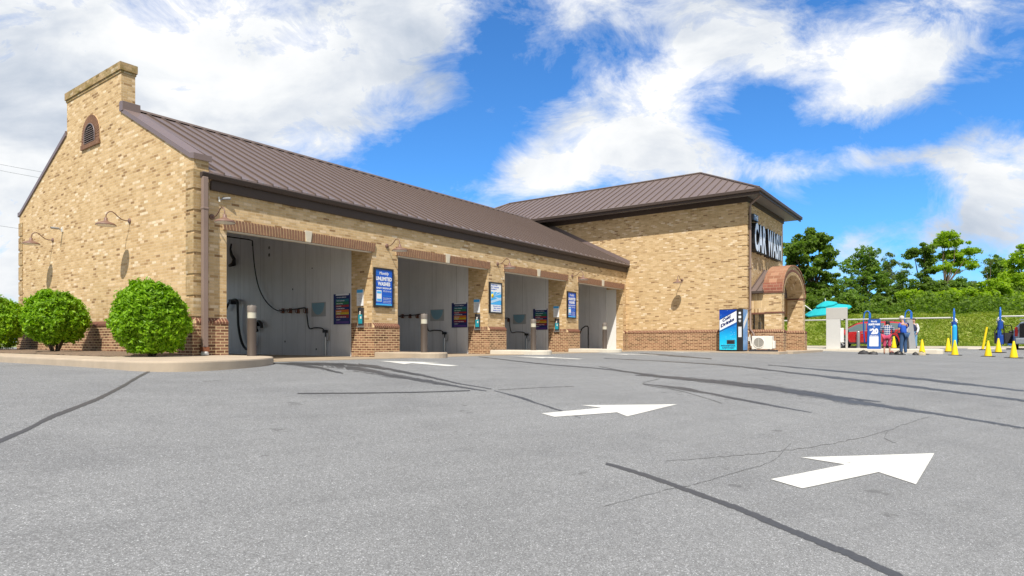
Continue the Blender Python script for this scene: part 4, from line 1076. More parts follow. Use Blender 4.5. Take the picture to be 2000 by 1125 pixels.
def make_spray():
    r_ = empty('spray_hose', tuple(W_(575, 615)))
    hk = [W_(u, 604, .05) for u in (552, 567, 582, 598)]
    mb = MB(); pts = [W_(493, 470, .10), W_(497, 520, .10), W_(505, 560, .10), W_(517, 585, .08), W_(532, 601, .08), W_(544, 607, .08), W_(552, 606, .08), W_(575, 604, .08), W_(588, 602, .08), W_(598, 603, .08), W_(600, 622, .06), W_(604, 641, .05), W_(615, 640, .07), W_(628, 641, .09), W_(634, 646, .10)]
    sm = []
    for i in range(len(pts) - 1):
        p0, p1, p2, p3 = pts[max(i - 1, 0)], pts[i], pts[i + 1], pts[min(i + 2, len(pts) - 1)]
        for k in range(5):
            t = k / 5; sm.append(.5 * (2 * p1 + (p2 - p0) * t + (2 * p0 - 5 * p1 + 4 * p2 - p3) * t * t + (3 * p1 - p0 - 3 * p2 + p3) * t ** 3))
    sm.append(pts[-1]); mb.tube(sm, .019, 8); mb.build('hose', M['black'], r_)
    for p in hk:
        mb = MB(); mb.box(p.x - .03, XW - .003, p.y - .03, p.y + .03, p.z - .13, p.z + .03); mb.tube([(p.x - .03, p.y, p.z - .12), (p.x - .09, p.y, p.z - .10), (p.x - .10, p.y, p.z)], .012, 6); mb.build('hook', M['redbrick2'], r_)
    a = W_(636, 648, .10); b = W_(637.5, 694, .10)
    mb = MB(); mb.tube([(a.x, a.y, a.z), (a.x, a.y + .02, b.z + .35)], .022, 8); mb.box(a.x - .04, a.x + .04, a.y - .06, a.y + .10, a.z - .03, a.z + .06); mb.build('spray_gun', M['black'], r_)
    mb = MB(); mb.tube([(a.x, a.y + .02, b.z + .55), (a.x, a.y + .02, ZF + .01)], .045, 12); mb.tube([(a.x + .03, a.y - .12, b.z + .75), (a.x + .03, a.y - .12, b.z + .45), (a.x + .03, a.y, b.z + .45)], .018, 8); mb.build('wand_holder', M['steel'], r_)
    mb = MB(); q = W_(443, 464, .10); q2 = W_(493, 470, .10)
    return r_
def make_boom():
    a, b = atT(443, 466, 19.5), W_(493, 469, .10)
    r_ = empty('hose_boom', (10.0, b.y, 2.9)); z = b.z
    mb = MB(); mb.tube([(10.0, b.y, 3.95), (10.0, b.y, z)], .03, 10); mb.build('swivel', M['steel'], r_)
    mb = MB(); mb.tube([(9.0, b.y + .6, z), (10.0, b.y, z), (XW - .25, b.y - .02, z), (XW - .10, b.y, z - .02), (XW - .10, b.y, z - .2)], .022, 8); mb.build('boom_arm', M['black'], r_)
    return r_
bays = ['nearest', 'second', 'third']
for mk, base_l, cat, grp in ((make_menu, 'rainbow striped wash menu board on the white wall inside the %s bay', 'menu board', 'wash menu boards in the bays'), (make_map, 'pale notice with an aqua half circle on the wall inside the %s bay', 'notice', 'pale notices in the bays'), (make_spray, 'black spray hose hung on hooks with its wand on the wall of the %s bay', 'hose', 'spray hoses in the bays')):
    src = mk()
    for i in range(3):
        o = src if i == 0 else copy_tree(src)
        if i: o.location = o.location + Vector((D * i, 0, 0))
        tag(o, base_l % bays[i], cat, grp)
tag(make_boom(), 'black ceiling boom carrying the spray hose inside the nearest bay', 'boom')
# foam brush hose hung in the nearest bay
pts = [W_(440, 606, .12), W_(447, 592, .12), W_(455, 586, .14), W_(463, 588, .14), W_(464.5, 610, .12), W_(466, 640, .10), W_(472, 668, .10), W_(480, 681, .10), W_(488, 680, .10), W_(494, 670, .10), W_(497, 655, .1)]
sm = []
for i in range(len(pts) - 1):
    p0, p1, p2, p3 = pts[max(i - 1, 0)], pts[i], pts[i + 1], pts[min(i + 2, len(pts) - 1)]
    for k in range(6):
        t = k / 6; sm.append(.5 * (2 * p1 + (p2 - p0) * t + (2 * p0 - 5 * p1 + 4 * p2 - p3) * t * t + (3 * p1 - p0 - 3 * p2 + p3) * t ** 3))
r_ = empty('foam_brush_hose', tuple(pts[3]), 'thick black hose looped over a bracket deep inside the nearest bay', 'hose')
mb = MB(); mb.tube(sm, .042, 10); mb.build('hose', M['black'], r_)
p = W_(459, 588); mb = MB(); mb.box(XW - .2, XW - .003, p.y - .08, p.y + .08, p.z - .12, p.z + .05); mb.build('bracket', M['dark'], r_)
p = W_(508, 638, .03); r_ = empty('hose_coil', tuple(p), 'small coil of black hose on the wall behind the nearest bollard', 'hose')
mb = MB(); mb.tube([p + Vector((-.05, .17 * math.cos(R(a)), .17 * math.sin(R(a)))) for a in range(-60, 200, 15)], .05, 10); mb.build('hose', M['black'], r_)
mb = MB(); mb.box(p.x, XW - .003, p.y - .07, p.y + .2, p.z + .02, p.z + .14); mb.build('bracket', M['dark'], r_)
p0 = W_(450, 478, .1); r_ = empty('hose_strap', tuple(p0), 'black rubber strap hanging high at the left of the nearest bay', 'strap')
mb = MB(); mb.tube([W_(452, 476, .1), W_(450, 487, .1), W_(452, 497, .1), W_(457, 506, .1), W_(456, 516, .1), W_(448, 519, .1)], [.03, .035, .05, .06, .08, .05], 8); mb.build('strap_body', M['black'], r_)
for u, v in ((525.5, 484), (525.5, 498), (572, 565), (557, 667), (617, 682)):
    pass
mb = MB()
for u, v, s_ in ((526, 484, .03), (526, 498, .035), (572, 565, .018), (557, 667, .02), (618, 682, .02), (610, 524, .015)):
    q = W_(u, v); mb.box(XW - .012, XW - .001, q.y - s_, q.y + s_, q.z - s_ * 1.4, q.z + s_ * 1.4)
part(mb, 'wall_fixings', M['dark'])
# last bay: curved hose on a stand
XV = OP[3][1] - .02
r_ = empty('hose_stand', tuple(onX(1150, 679, 26.2)), 'slim black stand with a drooping hose inside the farthest bay', 'hose')
q = onX(1149, 679, 26.2); q.z = ZF
topz = onX(1149, 637, 26.2).z
mb = MB(); mb.tube([q, (q.x, q.y, topz - .06), (q.x, q.y + .04, topz), (q.x, q.y + .16, topz)], .03, 8); mb.build('post', M['black'], r_)
mb = MB(); mb.lathe([(.16, 0), (.16, .03), (.03, .04)], tuple(q), 14); mb.build('foot', M['dark'], r_)
mb = MB(); mb.tube([(q.x, q.y + .16, topz), (q.x, q.y + .35, topz - .12), (q.x, q.y + .5, topz - .45), (q.x, q.y + .72, topz - .78), (q.x, q.y + 1.0, topz - .95)], .03, 8); mb.build('hose', M['black'], r_)

# notices and coin boxes on the pier reveals
def make_price():
    XR = OP[0][1] - .016
    a, b = onX(697.3, 566, XR), onX(709.6, 597, XR)
    r_ = empty('price_notice', (XR, (a.y + b.y) / 2, b.z)); mb = MB(); mb.box(XR - .012, XR + .012, b.y, a.y, b.z, a.z); pn = mb.build('panel', wprint, r_)
    mb = MB(); mb.box(XR - .015, XR - .0125, b.y + .005, a.y - .005, a.z - (a.z - b.z) * .2, a.z - .005); mb.build('blue_header', lblue, pn)
    t = MB(); 
    for k in range(7):
        z = a.z - (a.z - b.z) * (.28 + k * .09); t.box(XR - .0145, XR - .0125, b.y + .04, a.y - .04 - (k % 3) * .03, z - .008, z)
    t.build('text_lines', plain('grey_print', (.35, .38, .42), .5), pn)
    return r_
def make_coin():
    XR = OP[0][1] - .016
    a, b = onX(700.5, 601, XR), onX(710.5, 636, XR)
    r_ = empty('coin_box', (XR, (a.y + b.y) / 2, b.z)); y0, y1, z0, z1 = b.y, a.y, b.z, a.z
    mb = MB(); mb.box(XR - .03, XR + .012, y0, y1, z0, z1); hs = mb.build('housing', M['dark'], r_, bevel=.008)
    mb = MB(); mb.box(XR - .038, XR - .031, y0 + .03, y1 - .03, z0 + .06, z0 + (z1 - z0) * .62); mb.build('teal_plate', plain('teal_plate', (.02, .30, .38), .4), hs)
    mb = MB(); mb.box(XR - .044, XR - .039, y0 + .06, y0 + .11, z0 + .2, z0 + .27); mb.box(XR - .044, XR - .039, y1 - .13, y1 - .07, z0 + .32, z0 + .36); mb.lathe([(.025, -.01), (.025, .0)], (XR - .040, (y0 + y1) / 2, z0 + (z1 - z0) * .75), 12, 'x'); mb.build('buttons', M['offwhite'], hs)
    mb = MB(); mb.box(XR - .06, XR + .01, y0 - .02, y1 + .02, z0 - .05, z0 - .0); mb.build('shelf', M['steel'], hs)
    return r_
for mk, lb, cat, grp in ((make_price, 'white price notice with a blue heading on the side of the %s pier', 'notice', 'price notices on the pier sides'), (make_coin, 'dark coin box with a teal face set in the side of the %s pier', 'coin box', 'coin boxes on the pier sides')):
    src = mk()
    for i, nm in enumerate(('first', 'second', 'third')):
        o = src if i == 0 else copy_tree(src)
        if i: o.location = o.location + Vector((D * i, 0, 0))
        tag(o, lb % nm, cat, grp)

# ------------------------------------------------------------------ drinks machine
vx0, vx1, vy0, vy1, vz0, vz1 = 27.60, 28.27, 7.97, 8.98, -.39, 1.40
r_ = empty('vending_machine', (27.9, 8.5, -.425), 'blue cold drinks vending machine against the corner of the tall brick wall', 'vending machine')
mb = MB(); mb.box(vx0, vx1, vy0, vy1, vz0, vz1); cab = mb.build('cabinet', M['blackm'], r_, bevel=.012)
def bubbles():
    m_, n, bs = newmat('blue_water_print')
    co = n.n('ShaderNodeTexCoord').outputs['Object']; x, y, z = n.xyz(co)
    f = n.m('MULTIPLY', n.m('ADD', z, .0), .55)
    c = n.ramp(n.m('ADD', f, n.m('MULTIPLY', n.noise(co, 4, 3), .18), clamp=True), [(.08, (.02, .62, .80)), (.45, (.01, .42, .78)), (.75, (.005, .14, .58)), (1, (.003, .05, .38))])
    v_ = n.n('ShaderNodeTexVoronoi'); n.set(v_.inputs['Vector'], co); v_.inputs['Scale'].default_value = 11
    ring = n.ramp(v_.outputs['Distance'], [(.14, 0), (.18, .6), (.22, 0)])
    n.set(bs.inputs['Base Color'], n.mix(n.m('MULTIPLY', ring, n.ramp(n.noise(co, 5, 2), [(.45, 0), (.6, 1)])), c, (.55, .85, .95)))
    bs.inputs['Roughness'].default_value = .25; return m_
bub = bubbles()
SP = .80  # share of the front that is the picture panel (from the left, +Y, side)
yp = vy1 - (vy1 - vy0) * SP + .06
mb = MB(); mb.box(vx0 - .014, vx0 - .001, yp, vy1 - .015, vz0 + .03, vz1 - .03); fp = mb.build('picture_panel', bub, r_)
mb = MB(); hh = vz1 - vz0
ya, yb = vy1 - .02, yp + .005
def zline(f): return vz1 - hh * f
mb.prism([(vx0 - .018, ya, zline(.265)), (vx0 - .018, yb, zline(.045)), (vx0 - .018, yb, zline(.315)), (vx0 - .018, ya, zline(.515))], (.003, 0, 0))
mb.build('white_band', wprint, fp)
t = MB()
dirv = Vector((0, yb - ya, zline(.045) - zline(.265))).normalized(); upv = Vector((0, 0, 1))
put_text(t, 'Cold', Vector((vx0 - .0195, ya - .12, zline(.322))), dirv, upv, .40, .155, .065); put_text(t, 'Drinks', Vector((vx0 - .0195, ya - .05, zline(.455))), dirv, upv, .66, .155, .065)
for o_ in (.0, .045):
    for f in ((.245, .025), (.535, .335)):
        t.prism([(vx0 - .0195, ya, zline(f[0] + o_ * .3)), (vx0 - .0195, yb, zline(f[1] + o_ * .3)), (vx0 - .0195, yb, zline(f[1] + o_ * .3 + .006)), (vx0 - .0195, ya, zline(f[0] + o_ * .3 + .006))], (.001, 0, 0))
t.build('lettering', navy, fp)
t = MB(); put_text(t, 'WOODSTOCK', (vx0 - .0155, ya - .04, zline(.905)), MINUSY, Z_, ya - yb - .08, .07, .05); put_text(t, 'CARWASH', (vx0 - .0155, ya - .10, zline(.955)), MINUSY, Z_, ya - yb - .20, .065, .05); t.build('lettering', navy, fp)
mb = MB(); ym = (ya + yb) / 2 - .12; mb.box(vx0 - .03, vx0 - .015, ym - .17, ym + .17, zline(.84), zline(.745)); sl_ = mb.build('delivery_slot', M['dark'], r_, bevel=.008)
mb = MB(); mb.box(vx0 - .034, vx0 - .031, ym - .12, ym + .12, zline(.815), zline(.775)); mb.build('flap', M['black'], sl_)
mb = MB(); yc0 = (vy0 + yp) / 2
for f0, f1, hw in ((.075, .125, .045), (.165, .225, .055), (.265, .285, .05), (.30, .315, .04)): mb.box(vx0 - .008, vx0 - .001, yc0 - hw, yc0 + hw, zline(f1), zline(f0))
for k in range(10): mb.box(vx0 - .008, vx0 - .001, yc0 - .075, yc0 + .065, zline(.43 + k * .025 + .02), zline(.43 + k * .025))
mb.build('buttons', wprint, r_)
mb = MB(); mb.box(vx0 + .03, vx1 - .01, vy0 - .006, vy0 - .001, vz0 + .02, vz1 - .02); sp_ = mb.build('side_picture', plain('side_blue_print', (.16, .38, .75), .3, var=.25, scale=2), r_)
mb = MB(); mb.prism([(vx0 + .05, vy0 - .010, zline(.34)), (vx1 - .02, vy0 - .010, zline(.08)), (vx1 - .02, vy0 - .010, zline(.22)), (vx0 + .05, vy0 - .010, zline(.49))], (0, .003, 0)); mb.build('white_band', wprint, sp_)
mb = MB()
for y in (vy0 + .08, vy1 - .08):
    for x in (vx0 + .08, vx1 - .08): mb.box(x - .03, x + .03, y - .03, y + .03, -.424, vz0)
mb.build('feet', M['black'], r_)

# ------------------------------------------------------------------ outdoor heat pump unit
ax, ay0, ay1, az0 = 27.86, 6.86, 7.68, -.33
r_ = empty('air_conditioner', (28.0, 7.3, -.425), 'cream outdoor air conditioner unit on a dark base beside the portico', 'air conditioner')
mb = MB(); mb.box(ax, ax + .34, ay0, ay1, az0, az0 + .56); cab = mb.build('cabinet', M['offwhite'], r_, bevel=.02)
mb = MB(); cyf, czf = ay1 - .29, az0 + .28
mb.lathe([(.235, .012), (.235, -.004), (.205, -.004), (.205, .012)], (ax - .014, cyf, czf), 30, 'x', cap=False); mb.build('fan_rim', M['offwhite'], cab)
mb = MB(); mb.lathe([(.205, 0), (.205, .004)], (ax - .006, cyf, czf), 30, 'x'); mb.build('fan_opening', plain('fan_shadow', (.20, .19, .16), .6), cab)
mb = MB()
for k in range(11):
    z = czf - .18 + k * .036; hw = math.sqrt(max(.001, .2 ** 2 - (z - czf) ** 2)); mb.box(ax - .018, ax - .012, cyf - hw, cyf + hw, z - .005, z + .005)
mb.tube([(ax - .02, cyf, czf - .2), (ax - .02, cyf, czf + .2)], .005, 6)
mb.build('fan_grille', M['offwhite'], cab)
mb = MB(); mb.box(ax + .06, ax + .28, ay0 - .09, ay0 - .003, az0 + .03, az0 + .36); mb.build('valve_cover', M['offwhite'], cab, bevel=.02)
mb = MB(); mb.box(ax - .02, ax + .37, ay0 - .16, ay1 + .12, -.424, az0 - .03); mb.box(ax + .04, ax + .1, ay0 + .1, ay0 + .16, az0 - .03, az0); mb.box(ax + .04, ax + .1, ay1 - .16, ay1 - .1, az0 - .03, az0); mb.build('mounting_base', M['dark'], r_)
mb = MB(); mb.tube([(28.42, 7.92, .30), (28.45, 7.90, .0), (28.40, 7.85, -.2)], .025, 8); mb.box(28.30, 28.42, 7.90, 7.98, .02, .20); mb.build('line_cover', M['offwhite'], r_)

# ------------------------------------------------------------------ foliage
def rand_dir(rng):
    while True:
        v = Vector((rng.uniform(-1, 1), rng.uniform(-1, 1), rng.uniform(-1, 1)))
        if .05 < v.length < 1: return v.normalized()
def leaf(V, F, p, nrm, size, rng, long=1.7):
    t = nrm.cross(rand_dir(rng)); t.normalize(); b = nrm.cross(t)
    w_ = size * .5; L = size * long * .5; k = len(V)
    V += [p - t * L, p + b * w_ * .8 + nrm * size * .12, p + t * L, p - b * w_ * .8 + nrm * size * .12]
    F += [(k, k + 1, k + 2), (k, k + 2, k + 3)]
def shrub(loc, rx, rz, zc, n, label, seed, stems=True, fill=True):
    rng = random.Random(seed); r_ = empty('round_shrub', loc, label, 'shrub', 'round shrubs along the gable wall'); V = []; F = []
    off = Vector((seed * 3.1, 0, 0)); c = Vector((0, 0, zc))
    for i in range(n):
        d = rand_dir(rng)
        if d.z < -.9 and rng.random() < .5: continue
        bump = 1 + .20 * mnoise.noise(d * 2.6 + off) + .15 * mnoise.noise(d * 7.5 + off)
        depth = 1 - abs(rng.gauss(0, .10)) if rng.random() < .86 else rng.uniform(.45, .92)
        if rng.random() < .03: depth = 1.05
        q_ = Vector((d.x, d.y, d.z))
        if fill and d.z < 0: k_ = (1 - .45 * max(0, -d.z) ** 3) / max(.35, math.sqrt(1 - d.z * d.z)) if d.z > -.94 else 1; k_ = min(k_, 1.55); q_.x *= 1 + (k_ - 1) * .55; q_.y *= 1 + (k_ - 1) * .55
        p = c + Vector((q_.x * rx, q_.y * rx, q_.z * rz)) * bump * depth
        if p.z < .05: p.z = .05 + rng.random() * .08
        nn = (d * .8 + Vector((0, 0, .35)) + rand_dir(rng) * .95).normalized()
        leaf(V, F, p, nn, rng.uniform(.034, .064), rng, 1.9)
    me = MB(); me.add(V, F); me.build('foliage', M['leaf_bush'], r_, local=True)
    mb = MB()
    for k in range(9 if stems else 5):
        a = rng.uniform(0, 6.28); q = Vector((math.cos(a), math.sin(a), 0)); mb.tube([q * .05 + Vector((0, 0, -.05)), q * rx * .25 + Vector((0, 0, .25)), q * rx * .55 + Vector((0, 0, zc))], [.022, .018, .01], 6)
    mb.build('stems', M['bark'], r_, local=True)
shrub((6.05, 13.50, -.27), .65, .72, .72, 28000, 'largest round green shrub, at the corner of the gable wall', 1)
shrub((6.05, 18.65, -.26), .65, .66, .84, 22000, 'round green shrub with bare stems showing, below the far gable lamp', 2, fill=False)
shrub((5.95, 23.4, -.26), .86, .76, .84, 18000, 'round green shrub cut by the left edge of the photo', 3)

def tree(name, label, group, base, blobs, mat, lsize, nleaf, seed, trunk=.18, clump=.9, bare=0.0, cat='tree', spread=1.28):
    """base: ground point; blobs: (x, y, z, r, rz) absolute crown masses"""
    rng = random.Random(seed); base = Vector(base); r_ = empty(name, base, label, cat, group); V = []; F = []
    tot = sum(b[3] ** 2 for b in blobs); tb = MB()
    top = max(b[2] for b in blobs)
    fork = base.lerp(Vector((base.x, base.y, top)), .38)
    tb.tube([base - Vector((0, 0, .4)), base.lerp(fork, .5) + Vector((.1, -.1, 0)), fork], [trunk, trunk * .8, trunk * .65], 9)
    for bx, by, bz, br, brz in blobs:
        c = Vector((bx, by, bz)); m1 = fork.lerp(c, .5) + Vector((rng.uniform(-.3, .3), rng.uniform(-.3, .3), .25))
        tb.tube([fork, m1, c], [trunk * .42, trunk * .28, trunk * .10], 6)
        nc = max(9, int(br ** 2 * 13 / clump ** 2)); cl = []
        for _ in range(nc):
            d = rand_dir(rng); q = c + Vector((d.x * br, d.y * br, d.z * brz)) * spread * (rng.random() ** .5)
            cl.append((q, clump * rng.uniform(.30, .62)))
            if rng.random() < .5 or bare: tb.tube([c.lerp(q, .0), c.lerp(q, .5) + rand_dir(rng) * .15, q], [trunk * .09, trunk * .06, .012], 4)
        n = int(1.1 * nleaf * br ** 2 / tot)
        for _ in range(n):
            if rng.random() < bare: continue
            q, cr = rng.choice(cl); d = rand_dir(rng)
            p = q + Vector((d.x * 1.2, d.y * 1.2, d.z * .8)) * cr * (rng.random() ** .6)
            nn = (Vector((0, 0, .6)) + d * .7 + rand_dir(rng) * .9).normalized()
            leaf(V, F, p, nn, lsize * .82 * rng.uniform(.6, 1.25), rng, 1.4)
    me = MB(); me.add(V, F); me.build('crown', mat, r_); tb.build('trunk', M['bark'], r_)
    return r_
def blobs(lst, t0, seed=0):
    """crown masses measured as (u, v, radius u, radius v) at distance t0"""
    rng = random.Random(seed); out = []
    for u, v, ru, rv in lst:
        t = t0 + rng.uniform(-1.2, 1.2); p = atT(u, v, t); out.append((p.x, p.y, p.z, ru * t / FPX, rv * t / FPX))
    return out
def gnd(u, t):
    p = atT(u, 640, t); p.z = bankz(p.x, p.y) if p.x > 48.3 else g(p.x, p.y); return p
TG = 'trees on the grass bank'
TR = [
 ('leafy_tree', 'large dense dark green tree rising right behind the arched portico', 1590, 54, [(1570, 480, 26, 24), (1598, 470, 24, 18), (1550, 500, 18, 24), (1612, 508, 18, 22), (1580, 530, 34, 28), (1550, 560, 26, 24), (1612, 560, 24, 24), (1585, 590, 34, 20)], 'leaf_dark', .26, 26000, .28, .75, 0),
 ('leafy_tree', 'airy mid green tree standing behind the turquoise umbrella', 1690, 57, [(1700, 492, 16, 16), (1680, 500, 16, 14), (1665, 520, 20, 14), (1705, 520, 22, 18), (1690, 545, 34, 22), (1655, 560, 22, 18), (1720, 555, 20, 18), (1680, 585, 40, 18)], 'leaf_mid', .19, 14000, .2, .5, 0),
 ('leafy_tree', 'thin pale tree just right of the airy green tree', 1735, 60, [(1738, 512, 15, 14), (1746, 535, 16, 14), (1728, 545, 14, 14), (1742, 565, 18, 14)], 'leaf_olive', .18, 4200, .14, .6, .1),
 ('leafy_tree', 'small sparse tree in the gap between the taller trees', 1768, 60, [(1770, 525, 10, 12), (1762, 548, 16, 12), (1784, 552, 14, 12), (1770, 572, 22, 14)], 'leaf_mid', .18, 3600, .12, .6, .1),
 ('leafy_tree', 'dark narrow tree leaning against the tallest tree', 1808, 57, [(1785, 495, 14, 9), (1805, 488, 17, 11), (1812, 505, 16, 12), (1808, 528, 15, 12), (1812, 552, 15, 14), (1808, 575, 22, 16)], 'leaf_dark', .22, 8500, .16, .7, 0),
 ('leafy_tree', 'tallest tree with flat spreading tiers and bare lower trunk', 1846, 56, [(1850, 460, 20, 10), (1838, 476, 20, 9), (1866, 474, 22, 8), (1855, 498, 26, 9), (1895, 492, 19, 8), (1880, 512, 22, 7), (1842, 520, 16, 10), (1900, 520, 12, 5), (1862, 530, 14, 5)], 'leaf_bright', .19, 9500, .15, .55, 0),
 ('bare_tree', 'mostly bare brown twiggy tree right of the tallest tree', 1925, 58, [(1925, 525, 9, 18), (1935, 508, 8, 12), (1898, 550, 9, 14)], 'leaf_olive', .14, 900, .1, .5, .6),
 ('leafy_tree', 'small green tree behind the bare twiggy one', 1950, 60, [(1946, 512, 15, 12), (1958, 524, 14, 10), (1940, 535, 15, 12)], 'leaf_mid', .2, 4000, .14, .6, 0),
 ('leafy_tree', 'bright green tree cut by the right edge of the photo', 2000, 54, [(2003, 490, 14, 14), (1990, 512, 18, 12), (2020, 515, 20, 20), (1975, 540, 18, 14), (2000, 550, 26, 20), (2030, 560, 26, 26), (1985, 575, 22, 18)], 'leaf_bright', .24, 12000, .2, .7, 0),
]
for i, (nm, lb, u, t, bl, mt, ls, nl, tr_, cl_, br_) in enumerate(TR):
    tree(nm, lb, TG, gnd(u, t), blobs(bl, t, i), M[mt], ls, nl, 20 + i, tr_, cl_, br_, spread={5: .98, 4: 1.1, 1: 1.15, 3: 1.15}.get(i, 1.28))
SH = [
 ('bush at the foot of the dense tree beside the portico', 1578, 50, [(1560, 600, 28, 18), (1600, 596, 26, 20), (1640, 600, 18, 16)], 'leaf_dark'),
 ('low green bush above the pay cabinet', 1650, 51, [(1640, 600, 18, 16), (1665, 598, 18, 16), (1650, 585, 18, 14)], 'leaf_mid'),
 ('pale green bush behind the first blue hoop', 1705, 50, [(1690, 610, 20, 10), (1715, 606, 26, 12), (1740, 612, 16, 8)], 'leaf_mid'),
 ('dark bush behind the pale green bush', 1740, 54, [(1730, 586, 24, 18), (1750, 600, 24, 20), (1720, 600, 20, 16)], 'leaf_dark'),
 ('light green bush above the grey haired man', 1790, 50, [(1775, 578, 20, 16), (1800, 588, 24, 16), (1775, 605, 22, 14), (1805, 608, 20, 12)], 'leaf_bright'),
 ('dark green bush between the hooped posts', 1825, 53, [(1830, 570, 26, 18), (1845, 590, 24, 20), (1815, 600, 26, 18)], 'leaf_dark'),
 ('light green bush behind the cyan cylinder post', 1865, 50, [(1860, 588, 22, 14), (1880, 578, 20, 12), (1868, 606, 26, 12), (1850, 575, 14, 10)], 'leaf_bright'),
 ('dark green bush below the bare twiggy tree', 1905, 53, [(1890, 580, 22, 16), (1915, 572, 22, 18), (1905, 600, 30, 18)], 'leaf_dark'),
 ('yellow green bush left of the tall blue post at right', 1915, 49, [(1900, 585, 18, 13), (1925, 580, 20, 14), (1912, 602, 26, 13), (1940, 560, 18, 14)], 'leaf_bright'),
 ('yellow green bush right of the tall blue post at right', 1962, 49, [(1955, 570, 20, 16), (1975, 590, 22, 16), (1950, 600, 22, 14), (1985, 608, 20, 12)], 'leaf_bright'),
 ('dark bush at the right edge behind the silver car', 2000, 52, [(1995, 580, 20, 22), (2020, 590, 26, 26), (1990, 602, 26, 16)], 'leaf_dark'),
 ('dark bush filling the gap beneath the tallest tree', 1850, 55, [(1850, 562, 20, 12), (1870, 560, 18, 12), (1835, 580, 22, 14)], 'leaf_mid'),
]
for i, (lb, u, t, bl, mt) in enumerate(SH):
    tree('bush', lb, 'bushes along the top of the grass bank', gnd(u, t), blobs(bl, t, i + 40), M[mt], .21, 8500 if i not in (2,) else 5000, 60 + i, .07, .65, 0, 'bush')
# a thicket closing the bottom of the tree line, seen only through gaps
mb = MB(); rng = random.Random(5); V = []; F = []
for i in range(16000):
    y = rng.uniform(-14, 22); x = rng.uniform(54.5, 60); p = Vector((x, y, 0)); zt_ = 1.0 + 1.1 * (mnoise.noise(Vector((y * .25, x * .2, 3))) + .35)
    p.z = bankz(x, y) + rng.random() ** 1.3 * max(.5, zt_)
    leaf(V, F, p, (Vector((0, 0, 1)) + rand_dir(rng)).normalized(), rng.uniform(.10, .22), rng, 1.4)
mb.add(V, F); tag(mb.build('undergrowth', M['leaf_dark']), kind='stuff')
# grass blades on the bank
mb = MB(); V = []; F = []
for i in range(60000):
    y = rng.uniform(-8, 16); x = 48.4 + 7.5 * rng.random()
    cl_ = mnoise.noise(Vector((x * .9, y * .7, 1)))
    h = .05 + .22 * max(0, cl_ + .1) + rng.random() * .06
    z = bankz(x, y); a = rng.uniform(0, 6.28); w_ = .05; k = len(V)
    V += [(x - w_ * math.cos(a), y - w_ * math.sin(a), z), (x + w_ * math.cos(a), y + w_ * math.sin(a), z), (x + rng.uniform(-.2, .2), y + rng.uniform(-.2, .2), z + h)]; F.append((k, k + 1, k + 2))
mb.add(V, F); tag(mb.build('long_grass', M['grass_blade']), kind='stuff')

